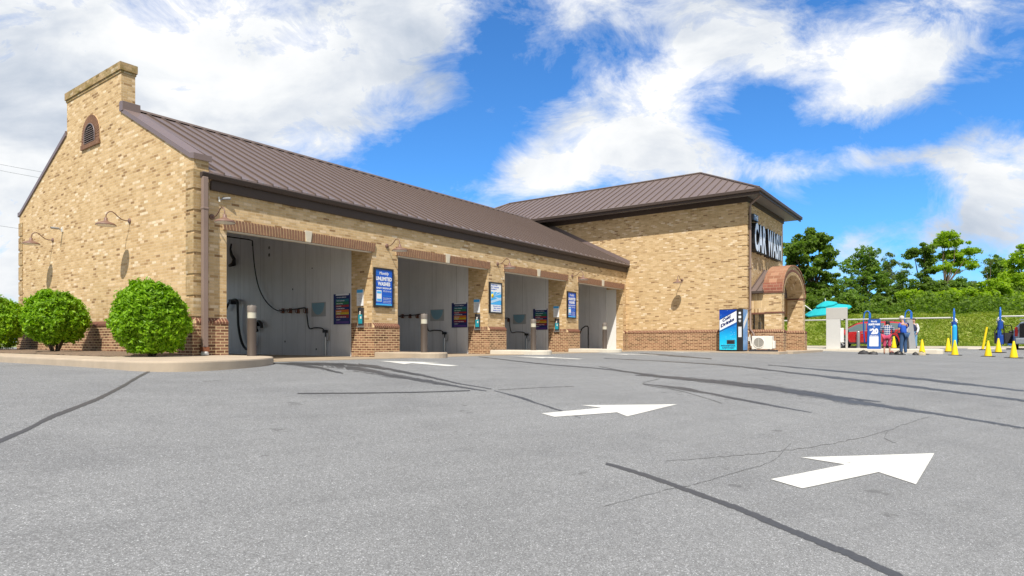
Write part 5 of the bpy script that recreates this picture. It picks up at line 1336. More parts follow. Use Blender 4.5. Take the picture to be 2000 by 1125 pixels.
# ------------------------------------------------------------------ cars
def make_car(name, label, paint, L=4.64, H=1.70, Wd=1.84, rear_open=False):
    r_ = empty(name, (0, 0, 0), label, 'car'); hw = Wd / 2; f = L / 2
    wf, wr, rw = f - .93, -f + .98, .355
    def interp(tab, x):
        if x <= tab[0][0]: return tab[0][1]
        for i in range(len(tab) - 1):
            if x <= tab[i + 1][0]:
                a, b = tab[i], tab[i + 1]; t = (x - a[0]) / (b[0] - a[0]); return a[1] + (b[1] - a[1]) * t
        return tab[-1][1]
    top = [(-f, .62), (-f + .03, .95), (-f + .12, 1.12), (-f + .30, 1.48), (-f + .42, 1.60), (-f + .9, 1.675), (-.3, H), (.25, 1.675), (.55, 1.60), (1.15, 1.25), (1.45, 1.08), (1.9, 1.0), (f - .15, .88), (f - .04, .72), (f, .55)]
    belt = [(-f, .60), (-f + .03, .93), (-f + .12, 1.08), (-f + .5, 1.16), (-.5, 1.07), (1.0, 1.02), (1.45, 1.0), (1.9, .93), (f - .15, .82), (f - .04, .68), (f, .53)]
    wid = [(-f, .80), (-f + .1, .90), (-f + .5, .985), (-.5, 1.0), (1.2, .985), (f - .35, .93), (f - .1, .80), (f, .62)]
    roofw = [(-f, .78), (-f + .12, .82), (-f + .4, .66), (-.5, .68), (.4, .68), (1.15, .78), (1.45, .84), (f - .15, .80), (f, .58)]
    xs = sorted(set([-f, -f + .03, -f + .07, -f + .12, f - .15, f - .04, f] + [-f + .12 + i * .06 for i in range(int((L - .27) / .06))]))
    def bot(x):
        z = .26 if abs(x) < f - .3 else .32
        for c in (wf, wr):
            d = abs(x - c)
            if d < rw + .055: z = max(z, rw + math.sqrt((rw + .055) ** 2 - d * d))
        return z
    def ringp(x):
        w_ = interp(wid, x) * hw; rwid = interp(roofw, x) * hw; zt_, zb_ = interp(top, x), interp(belt, x); b = min(bot(x), zb_ - .03)
        zm = max(b + .01, .62 * zb_ + .38 * b)
        return [(w_ * .97, b), (w_, zm), (w_ * .985, zb_), (w_ * .985 * .45 + rwid * .55, zb_ + (zt_ - zb_) * .6), (rwid, zt_ - .035 * (zt_ > zb_ + .1)), (rwid * .8, zt_), (0, zt_ + .015)]
    V = []; F = []; n = 7
    for x in xs:
        rp = ringp(x)
        for y, z in rp: V.append((x, y, z))
        for y, z in reversed(rp[:-1]): V.append((x, -y, z))
    m_ = 13
    for i in range(len(xs) - 1):
        for k in range(m_ - 1): F.append((i * m_ + k, i * m_ + k + 1, (i + 1) * m_ + k + 1, (i + 1) * m_ + k))
    F.append(tuple(range(m_))[::-1]); F.append(tuple((len(xs) - 1) * m_ + k for k in range(m_)))
    mb = MB(); mb.add(V, F, True); body = mb.build('body', paint, r_)
    def side(x, s_, f_, off=.006):
        rp = ringp(x); a, c = rp[2], rp[4]; b = rp[3]
        if f_ < .6: t = f_ / .6; y, z = a[0] + (b[0] - a[0]) * t, a[1] + (b[1] - a[1]) * t
        else: t = (f_ - .6) / .4; y, z = b[0] + (c[0] - b[0]) * t, b[1] + (c[1] - b[1]) * t
        return (x, s_ * (y + off), z + off * .3)
    for s_ in (1, -1):
        for (xa, xb) in ((.0, 1.08), (-.98, -.06), (-1.72, -1.04)):
            mb = MB(); V = []; F = []; N = 10
            for i in range(N + 1):
                x = xa + (xb - xa) * i / N; hi = .86
                if xa >= 0: hi = .86 if x < .45 else .86 - .0
                lo = .10
                zt_ = interp(top, x)
                for k in range(5): V.append(side(x, s_, lo + (hi - lo) * k / 4))
            for i in range(N):
                for k in range(4):
                    q = (i * 5 + k, i * 5 + k + 1, (i + 1) * 5 + k + 1, (i + 1) * 5 + k); F.append(q if s_ < 0 else q[::-1])
            mb.add(V, F, True); mb.build('window', M['glass_l'], r_)
        mb = MB(); mb.tube([side(x, s_, .05, .012) for x in (-1.75, -1.0, 0, .6, 1.1)], .014, 6); mb.build('window_trim', M['alloy'], body)
        V = []; F = []; mb = MB(); X2 = [x for x in xs if -f + .1 < x < f - .12]
        for x in X2:
            b = bot(x); w_ = interp(wid, x) * hw; V += [(x, s_ * (w_ * .97 + .008), b), (x, s_ * (w_ * .985 + .012), b + .11)]
        for i in range(len(X2) - 1): q = (2 * i, 2 * i + 1, 2 * i + 3, 2 * i + 2); F.append(q if s_ < 0 else q[::-1])
        mb.add(V, F); mb.build('cladding', M['dark'], r_)
        mb = MB(); mb.lathe([(.02, -.0), (.09, .02), (.09, .10), (.03, .13)], (.95, s_ * (hw + .10), 1.08), 12, 'x'); mb.build('wing_mirror', M['black'], r_)
        for x in (.1, -.85): mb = MB(); mb.box(x, x + .16, s_ * hw * .985 - .02, s_ * hw * .985 + .02, .93, .96); mb.build('door_handle', M['alloy'], r_)
        mb = MB(); mb.box(f - .42, f - .08, s_ * hw * .86 - .06, s_ * hw * .86 + .05, .70, .84); mb.build('headlight', M['alloy'], r_, bevel=.03)
        mb = MB(); mb.box(-f - .005, -f + .30, s_ * hw * .86 - .10, s_ * hw * .86 + .035, .86, 1.02) if not rear_open else mb.box(-f - .01, -f + .12, s_ * hw * .86 - .06, s_ * hw * .86 + .06, .78, 1.32); mb.build('taillight', M['taillight'], r_, bevel=.02)
        for c in (wf, wr):
            mb = MB(); y0 = s_ * (hw - .12)
            mb.lathe([(.22, -.11), (rw - .02, -.11), (rw, -.08), (rw, .08), (rw - .02, .11), (.23, .11)], (c, y0, rw), 30, 'y', cap=False); wh = mb.build('wheel', M['black'], r_)
            mb = MB(); mb.lathe([(.235, -.02), (.235, .0)], (c, y0 + s_ * .055, rw), 26, 'y', smooth=False)
            rb_ = mb.build('rim_back', M['dark'], wh)
            mb = MB(); yo = y0 + s_ * .09
            ringo = [(c + .235 * math.cos(R(a)), yo, rw + .235 * math.sin(R(a))) for a in range(0, 361, 15)]; mb.tube(ringo, .018, 6)
            for k in range(5):
                a = R(90 + 72 * k)
                for da in (-.16, .16): mb.tube([(c + .05 * math.cos(a), yo, rw + .05 * math.sin(a)), (c + .225 * math.cos(a + da), yo, rw + .225 * math.sin(a + da))], .020, 6)
            mb.lathe([(.055, -.02), (.055, .02)], (c, yo, rw), 14, 'y'); mb.build('rim', M['alloy'], wh)
    # glass front and rear
    V = []; F = []
    for x in (.60, .8, 1.0, 1.2, 1.38):
        rp = ringp(x)
        for k in range(7): V.append((x + .004, rp[5][0] * (1 - k / 3) * 1.08, rp[6][1] + .004 if k in (2, 3, 4) else rp[5][1] + .012))
    for i in range(4):
        for k in range(6): F.append((i * 7 + k, (i + 1) * 7 + k, (i + 1) * 7 + k + 1, i * 7 + k + 1))
    mb = MB(); mb.add(V, F, True); mb.build('windscreen', M['glass'], r_)
    mb = MB()
    if rear_open:
        mb.box(-f - .012, -f + .05, -hw * .72, hw * .72, .72, 1.50); mb.build('dark_cargo_panel', M['black'], r_)  # solid black panel paints the shade inside the open cargo space
        mb = MB(); mb.prism([(-f - .60, -hw * .72, 1.70), (-f + .45, -hw * .72, 1.74), (-f + .45, hw * .72, 1.74), (-f - .60, hw * .72, 1.70)], (0, 0, .06)); mb.build('tailgate', paint, r_)
        mb = MB(); mb.box(-f - .09, -f + .1, -hw * .9, hw * .9, .34, .66); mb.build('bumper', paint, r_, bevel=.03)
        mb = MB(); y0 = hw
        mb.prism([(.02, y0, .35), (-.55, y0 + .78, .35), (-.55, y0 + .78, 1.02), (.02, y0, 1.02)], (.06, .03, 0)); dr_ = mb.build('open_door', M['dark'], r_)
        mb = MB(); mb.tube([(.05, y0, 1.02), (-.08, y0 + .08, 1.48), (-.45, y0 + .62, 1.46), (-.52, y0 + .8, 1.02)], .03, 6); mb.build('door_window_frame', M['black'], dr_)
    else:
        V = [(-f + .15, -hw * .66, 1.14), (-f + .15, hw * .66, 1.14), (-f + .30, hw * .58, 1.49), (-f + .30, -hw * .58, 1.49)]; mb.add([(x - .03, y, z) for x, y, z in V], [(0, 3, 2, 1)]); mb.build('rear_window', M['glass'], r_)
    for s_ in (1, -1):
        mb = MB(); mb.tube([(.35, s_ * hw * .58, H - .035), (.2, s_ * hw * .58, H + .03), (-1.4, s_ * hw * .58, H + .02), (-1.55, s_ * hw * .58, H - .06)], .014, 6); mb.build('roof_rail', M['dark'], r_)
    return r_
suv = make_car('parked_car', 'red SUV parked side on beyond the blue price board', M['red_car'])
suv.location = (46.2, 5.50, g(46.2, 5.5) - .0); suv.rotation_euler.z = R(90)
sv2 = make_car('parked_car', 'silver car at the right edge with its tailgate and a side door open', M['silver_car'], H=1.62, rear_open=True); sv2.scale = (1, 1, .88)
sv2.location = (44.0, -2.62, g(44, -2.6)); sv2.rotation_euler.z = R(-2)

# ------------------------------------------------------------------ traffic cones
def make_cone(mat, h=.71, r=.145):
    r_ = empty('traffic_cone', (0, 0, 0))
    mb = MB(); mb.lathe([(r, .03), (r * .97, .06), (.032, h - .01), (.028, h), (.012, h)], n=24); mb.build('cone', mat, r_)
    mb = MB(); mb.box(-.235, .235, -.235, .235, 0, .03); mb.build('base', M['black'], r_, bevel=.01)
    return r_
cy_ = make_cone(M['yellow'])
CL = [(1801, 687, .71, 'yellow cone with a weighted bag around its foot', 0), (1852, 686.6, .71, 'yellow cone just left of the cyan cylinder post', 0), (1865, 692, .71, 'yellow cone in front of the cyan cylinder post', 0), (1930, 695.3, .71, 'yellow cone in front of the leaning yellow pole', 0), (1950, 689.8, .71, 'yellow cone at the foot of the tall blue post', 0), (1980, 698.4, .76, 'yellow cone nearest the right edge of the photo', 0), (1746, 684.2, .71, 'yellow cone between the woman in plaid and the man in blue', 0)]
def setcone(o, u, v, h_px, lb, grp):
    pass
HP = {1801: 29, 1852: 27, 1865: 30, 1930: 31.3, 1950: 28, 1980: 33.5, 1746: 23.5}
def place(u, v, hpx, h):
    """stand a thing of height h that measures hpx tall with its foot near (u, v)"""
    t = h * FPX / hpx; p = ray(u, v) * t; p.z = g(p.x, p.y); return p
for i, (u, v, h, lb, _) in enumerate(CL):
    o = cy_ if i == 0 else copy_tree(cy_)
    o.location = place(u, v, HP[u], .71)
    if u == 1746: o.location.z = -.40
    o.rotation_euler.z = R(random.uniform(0, 90)); tag(o, lb, 'cone', 'yellow cones across the back of the lot')
cb_ = make_cone(M['bluep'], .80, .15)
for i, (u, lb) in enumerate(((1971.5, 'dark blue cone beside the silver car, the left of two'), (1979.5, 'dark blue cone beside the silver car, the right of two'))):
    o = cb_ if i == 0 else copy_tree(cb_)
    o.location = place(u, 685.5, 25.5, .80); tag(o, lb, 'cone', 'blue cones beside the silver car')
p = place(1922, 683, 44, 1.18); r_ = empty('marker_pole', p, 'tall thin yellow pole leaning to the right behind a cone', 'pole')
mb = MB(); mb.tube([p + Vector((0, .06, .03)), p + Vector((0, -.12, 1.20))], [.06, .045], 14); mb.build('pole', M['yellow'], r_)
mb = MB(); mb.lathe([(.17, 0), (.17, .03), (.08, .05)], tuple(p + Vector((0, .06, 0))), 18); mb.build('foot', M['black'], r_)

# ------------------------------------------------------------------ vacuum stations with white boom pipes
ST = [(1699, 'blue vacuum post with a hooped hose behind the price board'), (1780, 'blue vacuum post with a hooped hose behind the grey board'), (1863.5, 'blue vacuum post behind the cyan cylinder'), (1953.5, 'tall blue vacuum post left of the silver car')]
XV_ = 43.6
def make_station():
    r_ = empty('vacuum_station', (0, 0, 0))       # hoop swings out along -X
    mb = MB(); mb.box(-.055, .055, -.05, .05, 0, 2.30); mb.build('post', M['blue_metal'], r_, bevel=.012)
    mb = MB(); mb.tube([(.0, 0, 2.28), (-.04, 0, 2.38), (-.13, 0, 2.45), (-.22, 0, 2.41), (-.29, 0, 2.28), (-.32, 0, 2.05), (-.34, 0, 1.75)], .035, 8); mb.build('hoop', M['blue_metal'], r_)
    mb = MB(); mb.tube([(-.34, 0, 1.75), (-.33, .03, 1.1), (-.29, .06, .45), (-.22, .09, .30), (-.10, .10, .6), (-.06, .09, 1.2)], .040, 8); mb.build('vacuum_hose', M['bluep'], r_)
    mb = MB(); mb.tube([(-.06, -.12, 1.55), (-.10, -.16, 1.1), (-.12, -.19, .5), (-.06, -.15, .28), (-.02, -.10, .5)], .030, 8); mb.build('air_hose', M['black'], r_)
    mb = MB(); mb.box(-.14, -.056, -.12, .12, 1.20, 1.66); mb.build('claw_holder', M['bluep'], r_, bevel=.02)
    mb = MB(); mb.tube([(-.08, .17, 1.60), (-.07, .0, 1.80), (-.08, -.17, 1.60)], .02, 6); mb.build('pipe_fork', M['lampw'], r_)
    mb = MB(); mb.box(-.09, .09, -.17, .17, .30, .85); mb.build('bin', M['bluep'], r_, bevel=.02)
    return r_
s0 = make_station(); SP_ = []
for i, (u, lb) in enumerate(ST):
    o = s0 if i == 0 else copy_tree(s0)
    q = onX(u, 640, XV_); q.z = -.43; o.location = q; SP_.append(q.copy()); o.rotation_euler.z = R(-90) if i < 2 else 0; o.scale = (1, 1, .93)
    tag(o, lb, 'vacuum', 'vacuum stations at the back of the lot')
for k, (ua, ub, lb, v0, v1) in enumerate(((1500, 1860, 'long white boom pipe from behind the portico to the cyan cylinder post', 631.5, 622), (1957, 2120, 'short white boom pipe running off the right edge', 618, 615))):
    a, b = onX(ua, v0, XV_), onX(ub, v1, XV_); b.z = a.z = (b.z if k == 0 else a.z)
    if k == 0: a.z = b.z = onX(1860, 620.5, XV_).z
    r_ = empty('boom_pipe', a.lerp(b, .5), lb, 'pipe', 'white boom pipes at the back')
    mb = MB(); mb.tube([a, b], .045, 10); mb.build('pipe', M['rail'], r_)
    mb = MB(); e = b if k == 0 else a; d_ = Vector((0, -1 if k == 0 else 1, 0)); mb.tube([e, e + d_ * .12 - Vector((0, 0, .05)), e + d_ * .22 - Vector((0, 0, .2))], .042, 8); mb.build('elbow', M['white'], r_)
q = place(1864.5, 684, 51, 1.36)
r_ = empty('gas_cylinder', q, 'tall cyan capped cylinder in front of the third vacuum post', 'cylinder')
mb = MB(); mb.lathe([(.105, .02), (.105, 1.22), (.098, 1.29), (.065, 1.35), (.02, 1.37)], tuple(q), 24); mb.build('shell', M['cyan'], r_)
mb = MB(); mb.lathe([(.12, 0), (.12, .05), (.107, .06)], tuple(q), 24); mb.build('foot_ring', M['blue_metal'], r_)
mb = MB(); mb.box(q.x + .02, q.x + .06, q.y + .108, q.y + .15, q.z + .02, q.z + 1.30); mb.build('yellow_strip', M['yellow'], r_)

# ------------------------------------------------------------------ pay cabinet, steel bollard, umbrella
q = place(1634, 681, 79, 2.17); q.z = -.40; bx = q.x
ya, yb, yc = onX(1613.5, 640, bx).y, onX(1640.5, 640, bx).y, onX(1655.5, 640, bx).y
zt_, zm_ = onX(1630, 601, bx).z, onX(1630, 623.5, bx).z
r_ = empty('pay_cabinet', (bx, ya, q.z), 'tall pale pay cabinet with an overhanging top half beside the red SUV', 'cabinet')
mb = MB(); mb.box(bx, bx + .3, yb, ya, q.z, zm_); mb.build('lower_cabinet', plain('cabinet_white', (.60, .60, .585), .45, var=.06), r_, bevel=.01)
mb = MB(); mb.box(bx - .004, bx + .16, yc + .02, ya + .003, zm_ + .006, zt_); mb.build('canopy_head', M['cabinet'], r_, bevel=.01)
mb = MB(); mb.box(bx, bx + .1, yc, yc + .10, q.z, zm_ + .003); mb.build('post', M['cabinet'], r_, bevel=.01)
mb = MB(); mb.box(bx + .05, bx + .25, yb - .16, yb - .003, -.05, .72); mb.build('side_console', M['white'], r_, bevel=.02)
mb = MB(); mb.box(bx + .06, bx + .16, yb - .30, yb - .16, zm_ - .06, zm_ + .003); mb.build('camera_head', M['dark'], r_)
q = place(1676.5, 676, 34, 1.10)
r_ = empty('steel_bollard', q, 'round brushed steel bollard in front of the red SUV door', 'bollard')
mb = MB(); mb.lathe([(.10, -.1), (.10, 1.02), (.09, 1.06), (.03, 1.09)], tuple(q), 24); mb.build('post', M['steel'], r_)
mb = MB(); mb.lathe([(.13, 0), (.13, .02), (.101, .025)], tuple(q), 24); mb.build('base_ring', M['grey'], r_)
# umbrella
uc = atT(1616, 604, 37.0)
r_ = empty('patio_umbrella', (uc.x, uc.y, g(uc.x, uc.y)), 'turquoise two tier patio umbrella tilted beside the pay cabinet', 'umbrella')
tilt = Matrix.Rotation(R(-10), 4, (B_ * 1.0, A_, 0)); tilt = Matrix.Rotation(R(-15), 4, Vector((B_, A_, 0))) @ Matrix.Rotation(R(5), 4, Vector((A_, -B_, 0)))
def canopy(rad, rise, z0, th=.03, sag=.06):
    mb = MB(); N = 8; V = []; F = []
    apex = Vector((0, 0, z0 + rise))
    rings = [(.12, .98), (.45, .66), (.8, .26), (1.0, 0)]
    for fr, fz in rings:
        for k in range(N * 2):
            a = math.pi * k / N; rr = rad * fr * (1 if k % 2 == 0 else .965); V.append(Vector((rr * math.cos(a), rr * math.sin(a), z0 + rise * fz + (0 if k % 2 == 0 else .03 * fr))))
    for k in range(N * 2): a = math.pi * k / N; rr = rad * (1.0 if k % 2 == 0 else .965); V.append(Vector((rr * math.cos(a), rr * math.sin(a), z0 - .05)))
    M2 = N * 2
    for i in range(4):
        for k in range(M2): F.append((i * M2 + k, (i + 1) * M2 + k, (i + 1) * M2 + (k + 1) % M2, i * M2 + (k + 1) % M2))
    F.append(tuple(range(M2)))
    mb.add(V, F); return mb
for nm, rad, rise, z0 in (('canopy', 1.26, .40, -.08), ('top_canopy', .58, .22, .27)):
    mb = canopy(rad, rise, z0); mb.v = [uc + (tilt @ v) for v in mb.v]; mb.build(nm, M['teal'], r_)
mb = MB(); mb.tube([uc + tilt @ Vector((0, 0, .66)), uc + tilt @ Vector((0, 0, -.5)), (uc.x, uc.y, g(uc.x, uc.y) + .05)], .025, 8); mb.build('pole', M['white'], r_)
mb = MB(); a_ = uc + tilt @ Vector((-.9, .95, .1)); mb.tube([atT(1585, 606, 37), atT(1566, 592, 37)], .03, 8); mb.build('strut', M['white'], r_)
mb = MB(); mb.lathe([(.28, 0), (.28, .06), (.05, .10)], (uc.x, uc.y, g(uc.x, uc.y)), 20); mb.build('base', M['dark'], r_)
# dark lamp pole beyond
q = gnd(1633, 58); mb = MB(); tp = atT(1633, 567, 58)
r_ = empty('light_pole', q, 'dark slender pole rising behind the turquoise umbrella', 'pole'); mb.tube([q - Vector((0, 0, .3)), (q.x, q.y, tp.z)], .12, 10); mb.build('pole', M['dark'], r_)
mb = MB(); mb.box(q.x - .25, q.x + .25, q.y - .2, q.y + .2, tp.z - .02, tp.z + .10); mb.build('lamp_head', M['dark'], r_)
# overhead wires at the far left
for k, (pa, pb, lb) in enumerate((((-60, 309), (110, 342), 'highest overhead wire left of the gable'), ((-60, 321), (110, 354), 'middle overhead wire left of the gable'), ((-60, 432), (110, 457), 'lowest overhead wire left of the gable'))):
    a, b = atT(*pa, 46), atT(*pb, 52); d_ = (b - a); a = a - d_ * 3; b = b + d_ * 2.0
    mb = MB(); mb.tube([a.lerp(b, t / 12) - Vector((0, 0, .5 * 4 * (t / 12) * (1 - t / 12) - .48)) for t in range(13)], .013, 5); o = mb.build('overhead_wire', M['grey']); tag(o, lb, 'wire', 'overhead wires')

# ------------------------------------------------------------------ A-frame boards
q1 = place(1707.5, 681.5, 59, 1.62); q1.z = -.40
def yaw_to_cam(p): return math.atan2(-p.y, -p.x)
r_ = empty('price_board', (0, 0, 0), 'blue sidewalk board reading UNLIMITED WASHES $20 beside the woman in plaid', 'sign board')
mb = MB(); mb.prism([(-.16, -.26, 0), (-.16, .26, 0), (-.03, .24, 1.28), (-.03, -.24, 1.28)], (.03, 0, 0)); pn = mb.build('front_panel', plain('board_blue', (.012, .085, .36), .4, var=.05), r_)
mb = MB(); mb.prism([(.19, -.26, 0), (.19, .26, 0), (.04, .24, 1.28), (.04, -.24, 1.28)], (-.03, 0, 0)); mb.build('rear_panel', M['grey'], r_)
mb = MB(); mb.box(-.03, .04, -.2, .2, 1.27, 1.32); mb.build('handle', M['dark'], r_)
def bp(y, z, o=.004): return Vector((-.16 + .13 * z / 1.28 - o, y, z))
t = MB(); ux, uy = Vector((0, -1, 0)), Vector((.13, 0, 1.28)).normalized()
put_text(t, 'Monthly', bp(.12, 1.13), ux, uy, .24, .10, .02, .2); put_text(t, 'UNLIMITED WASHES', bp(.22, 1.02), ux, uy, .44, .085, .05); put_text(t, 'FOR', bp(.04, .93), ux, uy, .08, .045, .02)
put_text(t, '$', bp(.17, .77), ux, uy, .05, .11, .03); put_text(t, '20', bp(.11, .64), ux, uy, .27, .25, .06); put_text(t, 'SCAN TO SIGN UP', bp(.16, .57), ux, uy, .32, .035, .03)
t.quad(bp(.17, .12), bp(-.17, .12), bp(-.17, .54), bp(.17, .54)); t.build('lettering', wprint, pn)
r_.scale = (1.0, 1.22, 1.24); r_.location = q1; r_.rotation_euler.z = yaw_to_cam(q1) + math.pi - R(6)
q2 = place(1776, 681.5, 59, 1.62); q2.z = -.40
r_ = empty('sidewalk_board', (0, 0, 0), 'grey backed sidewalk board seen edge on behind the man in the blue shirt', 'sign board')
mb = MB(); mb.prism([(-.20, -.26, 0), (-.20, .26, 0), (-.03, .22, 1.30), (-.03, -.22, 1.30)], (.03, 0, 0)); mb.build('front_panel', M['grey'], r_)
mb = MB(); mb.prism([(.20, -.26, 0), (.20, .26, 0), (.03, .22, 1.30), (.03, -.22, 1.30)], (-.03, 0, 0)); mb.build('rear_panel', M['grey'], r_)
mb = MB(); mb.box(-.03, .03, -.2, .2, 1.285, 1.33); mb.build('handle', M['dark'], r_)
r_.scale = (1.0, 1.15, 1.22); r_.location = q2; r_.rotation_euler.z = yaw_to_cam(q2) + math.pi + R(62)

# ------------------------------------------------------------------ bags on the ground
def bag(u, v, hpx, wpx, label, mats, seed, t=28.3):
    rng = random.Random(seed); p = ray(u, v) * t; p.z = g(p.x, p.y); r_ = empty('bag', p, label, 'bag', 'bags on the ground around the boards')
    W2, H2 = wpx * t / FPX / 2, hpx * t / FPX; mb = MB(); V = []; F = []; N, Mm = 16, 8
    for j in range(Mm + 1):
        ph = math.pi / 2 * j / Mm
        for k in range(N):
            a = 2 * math.pi * k / N; s_ = 1 + .22 * mnoise.noise(Vector((math.cos(a) * 1.5 + seed, math.sin(a) * 1.5, ph)))
            V.append(p + Vector((math.cos(a) * W2 * .7, math.sin(a) * W2, 0)) * math.cos(ph) ** .6 * s_ + Vector((0, 0, math.sin(ph) * H2 * (1 + .2 * mnoise.noise(Vector((a, ph, seed)))))))
    for j in range(Mm):
        for k in range(N): F.append((j * N + k, j * N + (k + 1) % N, (j + 1) * N + (k + 1) % N, (j + 1) * N + k))
    mb.add(V, F, True); mb.build('bag_body', mats[0], r_)
    mb = MB(); mb.tube([p + Vector((-.05, W2 * .5, H2 * .8)), p + Vector((-.08, 0, H2 * 1.3)), p + Vector((-.05, -W2 * .5, H2 * .8))], .014, 6); mb.build('strap', mats[1], r_)
tanf = plain('tan_cloth', (.45, .38, .26), .8)
bag(1687, 687, 6.5, 19, 'black bag lying left of the blue price board', (M['dark'], M['black']), 1)
bag(1706, 688.5, 6, 16, 'black bag slumped over the foot of the blue price board', (M['dark'], tanf), 2, 28)
bag(1742, 688.5, 6, 10, 'dark bag with a red strap behind the woman in plaid', (M['dark'], M['taillight']), 3)
bag(1755, 689, 6.5, 16, 'black bag in front of the cone between the two people', (M['black'], M['dark']), 4)
bag(1788, 688.5, 5, 11, 'small black bag at the foot of the grey board', (M['dark'], M['black']), 5)
bag(1800, 690.5, 6.5, 14, 'cream and black bag draped on the foot of the leftmost cone in the open', (tanf, M['black']), 6)

# ------------------------------------------------------------------ people
def skin_mesh(name, joints, edges, mat, parent, sub=2, root=None):
    """joints: name -> ((x, y, z), rx, ry)"""
    ids = {k: i for i, k in enumerate(joints)}
    me = bpy.data.meshes.new(name); me.from_pydata([joints[k][0] for k in joints], [(ids[a], ids[b]) for a, b in edges], [])
    o = bpy.data.objects.new(name, me); col.objects.link(o)
    sk = o.modifiers.new('skin', 'SKIN'); sk.use_smooth_shade = True; sk.branch_smoothing = .6
    if not me.skin_vertices: 
        bpy.context.view_layer.objects.active = o
    for k, i in ids.items():
        d = me.skin_vertices[0].data[i]; d.radius = (joints[k][1], joints[k][2]); d.use_root = (k == root)
    ss = o.modifiers.new('sub', 'SUBSURF'); ss.levels = ss.render_levels = sub
    bpy.context.view_layer.update()
    m2 = bpy.data.meshes.new_from_object(o.evaluated_get(bpy.context.evaluated_depsgraph_get()))
    m2.materials.clear(); m2.materials.append(mat); m2.name = name
    bpy.data.objects.remove(o); bpy.data.meshes.remove(me)
    o = bpy.data.objects.new(name, m2); col.objects.link(o); o.parent = parent
    return o
skin_m = plain('skin', (.50, .28, .20), .55, var=.06); jeans = plain('blue_jeans', (.035, .085, .19), .85, var=.25, scale=14); shirtb = plain('royal_blue_shirt', (.012, .085, .46), .75, var=.1)
hairw = plain('white_hair', (.55, .52, .48), .8, var=.2, scale=30); hairk = plain('black_hair', (.018, .014, .013), .6, var=.2); navyc = plain('navy_jacket', (.02, .03, .075), .8, var=.1)
pink = plain('pink_trousers', (.50, .06, .13), .8, var=.15); ljeans = plain('light_jeans', (.16, .30, .48), .85, var=.15)
def plaid():
    m_, n, bs = newmat('blue_plaid_flannel')
    co = n.n('ShaderNodeTexCoord').outputs['Object']; x, y, z = n.xyz(co)
    def st(c, per, wd, ph=0.0): return n.m('LESS_THAN', n.m('FRACT', n.m('ADD', n.m('DIVIDE', c, per), ph)), wd)
    c = n.mix(n.m('MULTIPLY', st(y, .085, .5), .6), (.015, .04, .13), (.05, .12, .27)); c = n.mix(n.m('MULTIPLY', st(z, .095, .5), .5), c, (.02, .05, .15))
    ln = n.m('MAXIMUM', st(y, .085, .16, .2), st(z, .095, .15, .1)); c = n.mix(ln, c, (.62, .62, .62))
    n.set(bs.inputs['Base Color'], c); bs.inputs['Roughness'].default_value = .85; return m_
plaid_m = plaid()
def hand(J, E, wrist, d, side, s=1.0, up=Vector((0, 0, -1))):
    """palm and five fingers grown from a wrist joint; d = hand direction, side = thumb side"""
    w_ = Vector(J[wrist][0]); d = Vector(d).normalized(); side = Vector(side).normalized()
    palm = wrist + 'p'; J[palm] = (tuple(w_ + d * .055 * s), .028 * s, .018 * s); E.append((wrist, palm)); c = w_ + d * .085 * s
    for i, (off, L) in enumerate(((.030, .062), (.010, .072), (-.010, .068), (-.028, .052))):
        a, b = '%sf%da' % (wrist, i), '%sf%db' % (wrist, i); n_ = d.cross(side)
        J[a] = (tuple(c + side * off * s + d * L * .5 * s), .0088 * s, .0088 * s); J[b] = (tuple(c + side * off * s + d * L * s * .95 + n_ * .018 * s), .0075 * s, .0075 * s); E += [(palm, a), (a, b)]
    a = wrist + 'th'; b = a + '2'; J[a] = (tuple(w_ + d * .05 * s + side * .04 * s), .011 * s, .011 * s); J[b] = (tuple(w_ + d * .085 * s + side * .058 * s), .009 * s, .009 * s); E += [(palm, a), (a, b)]
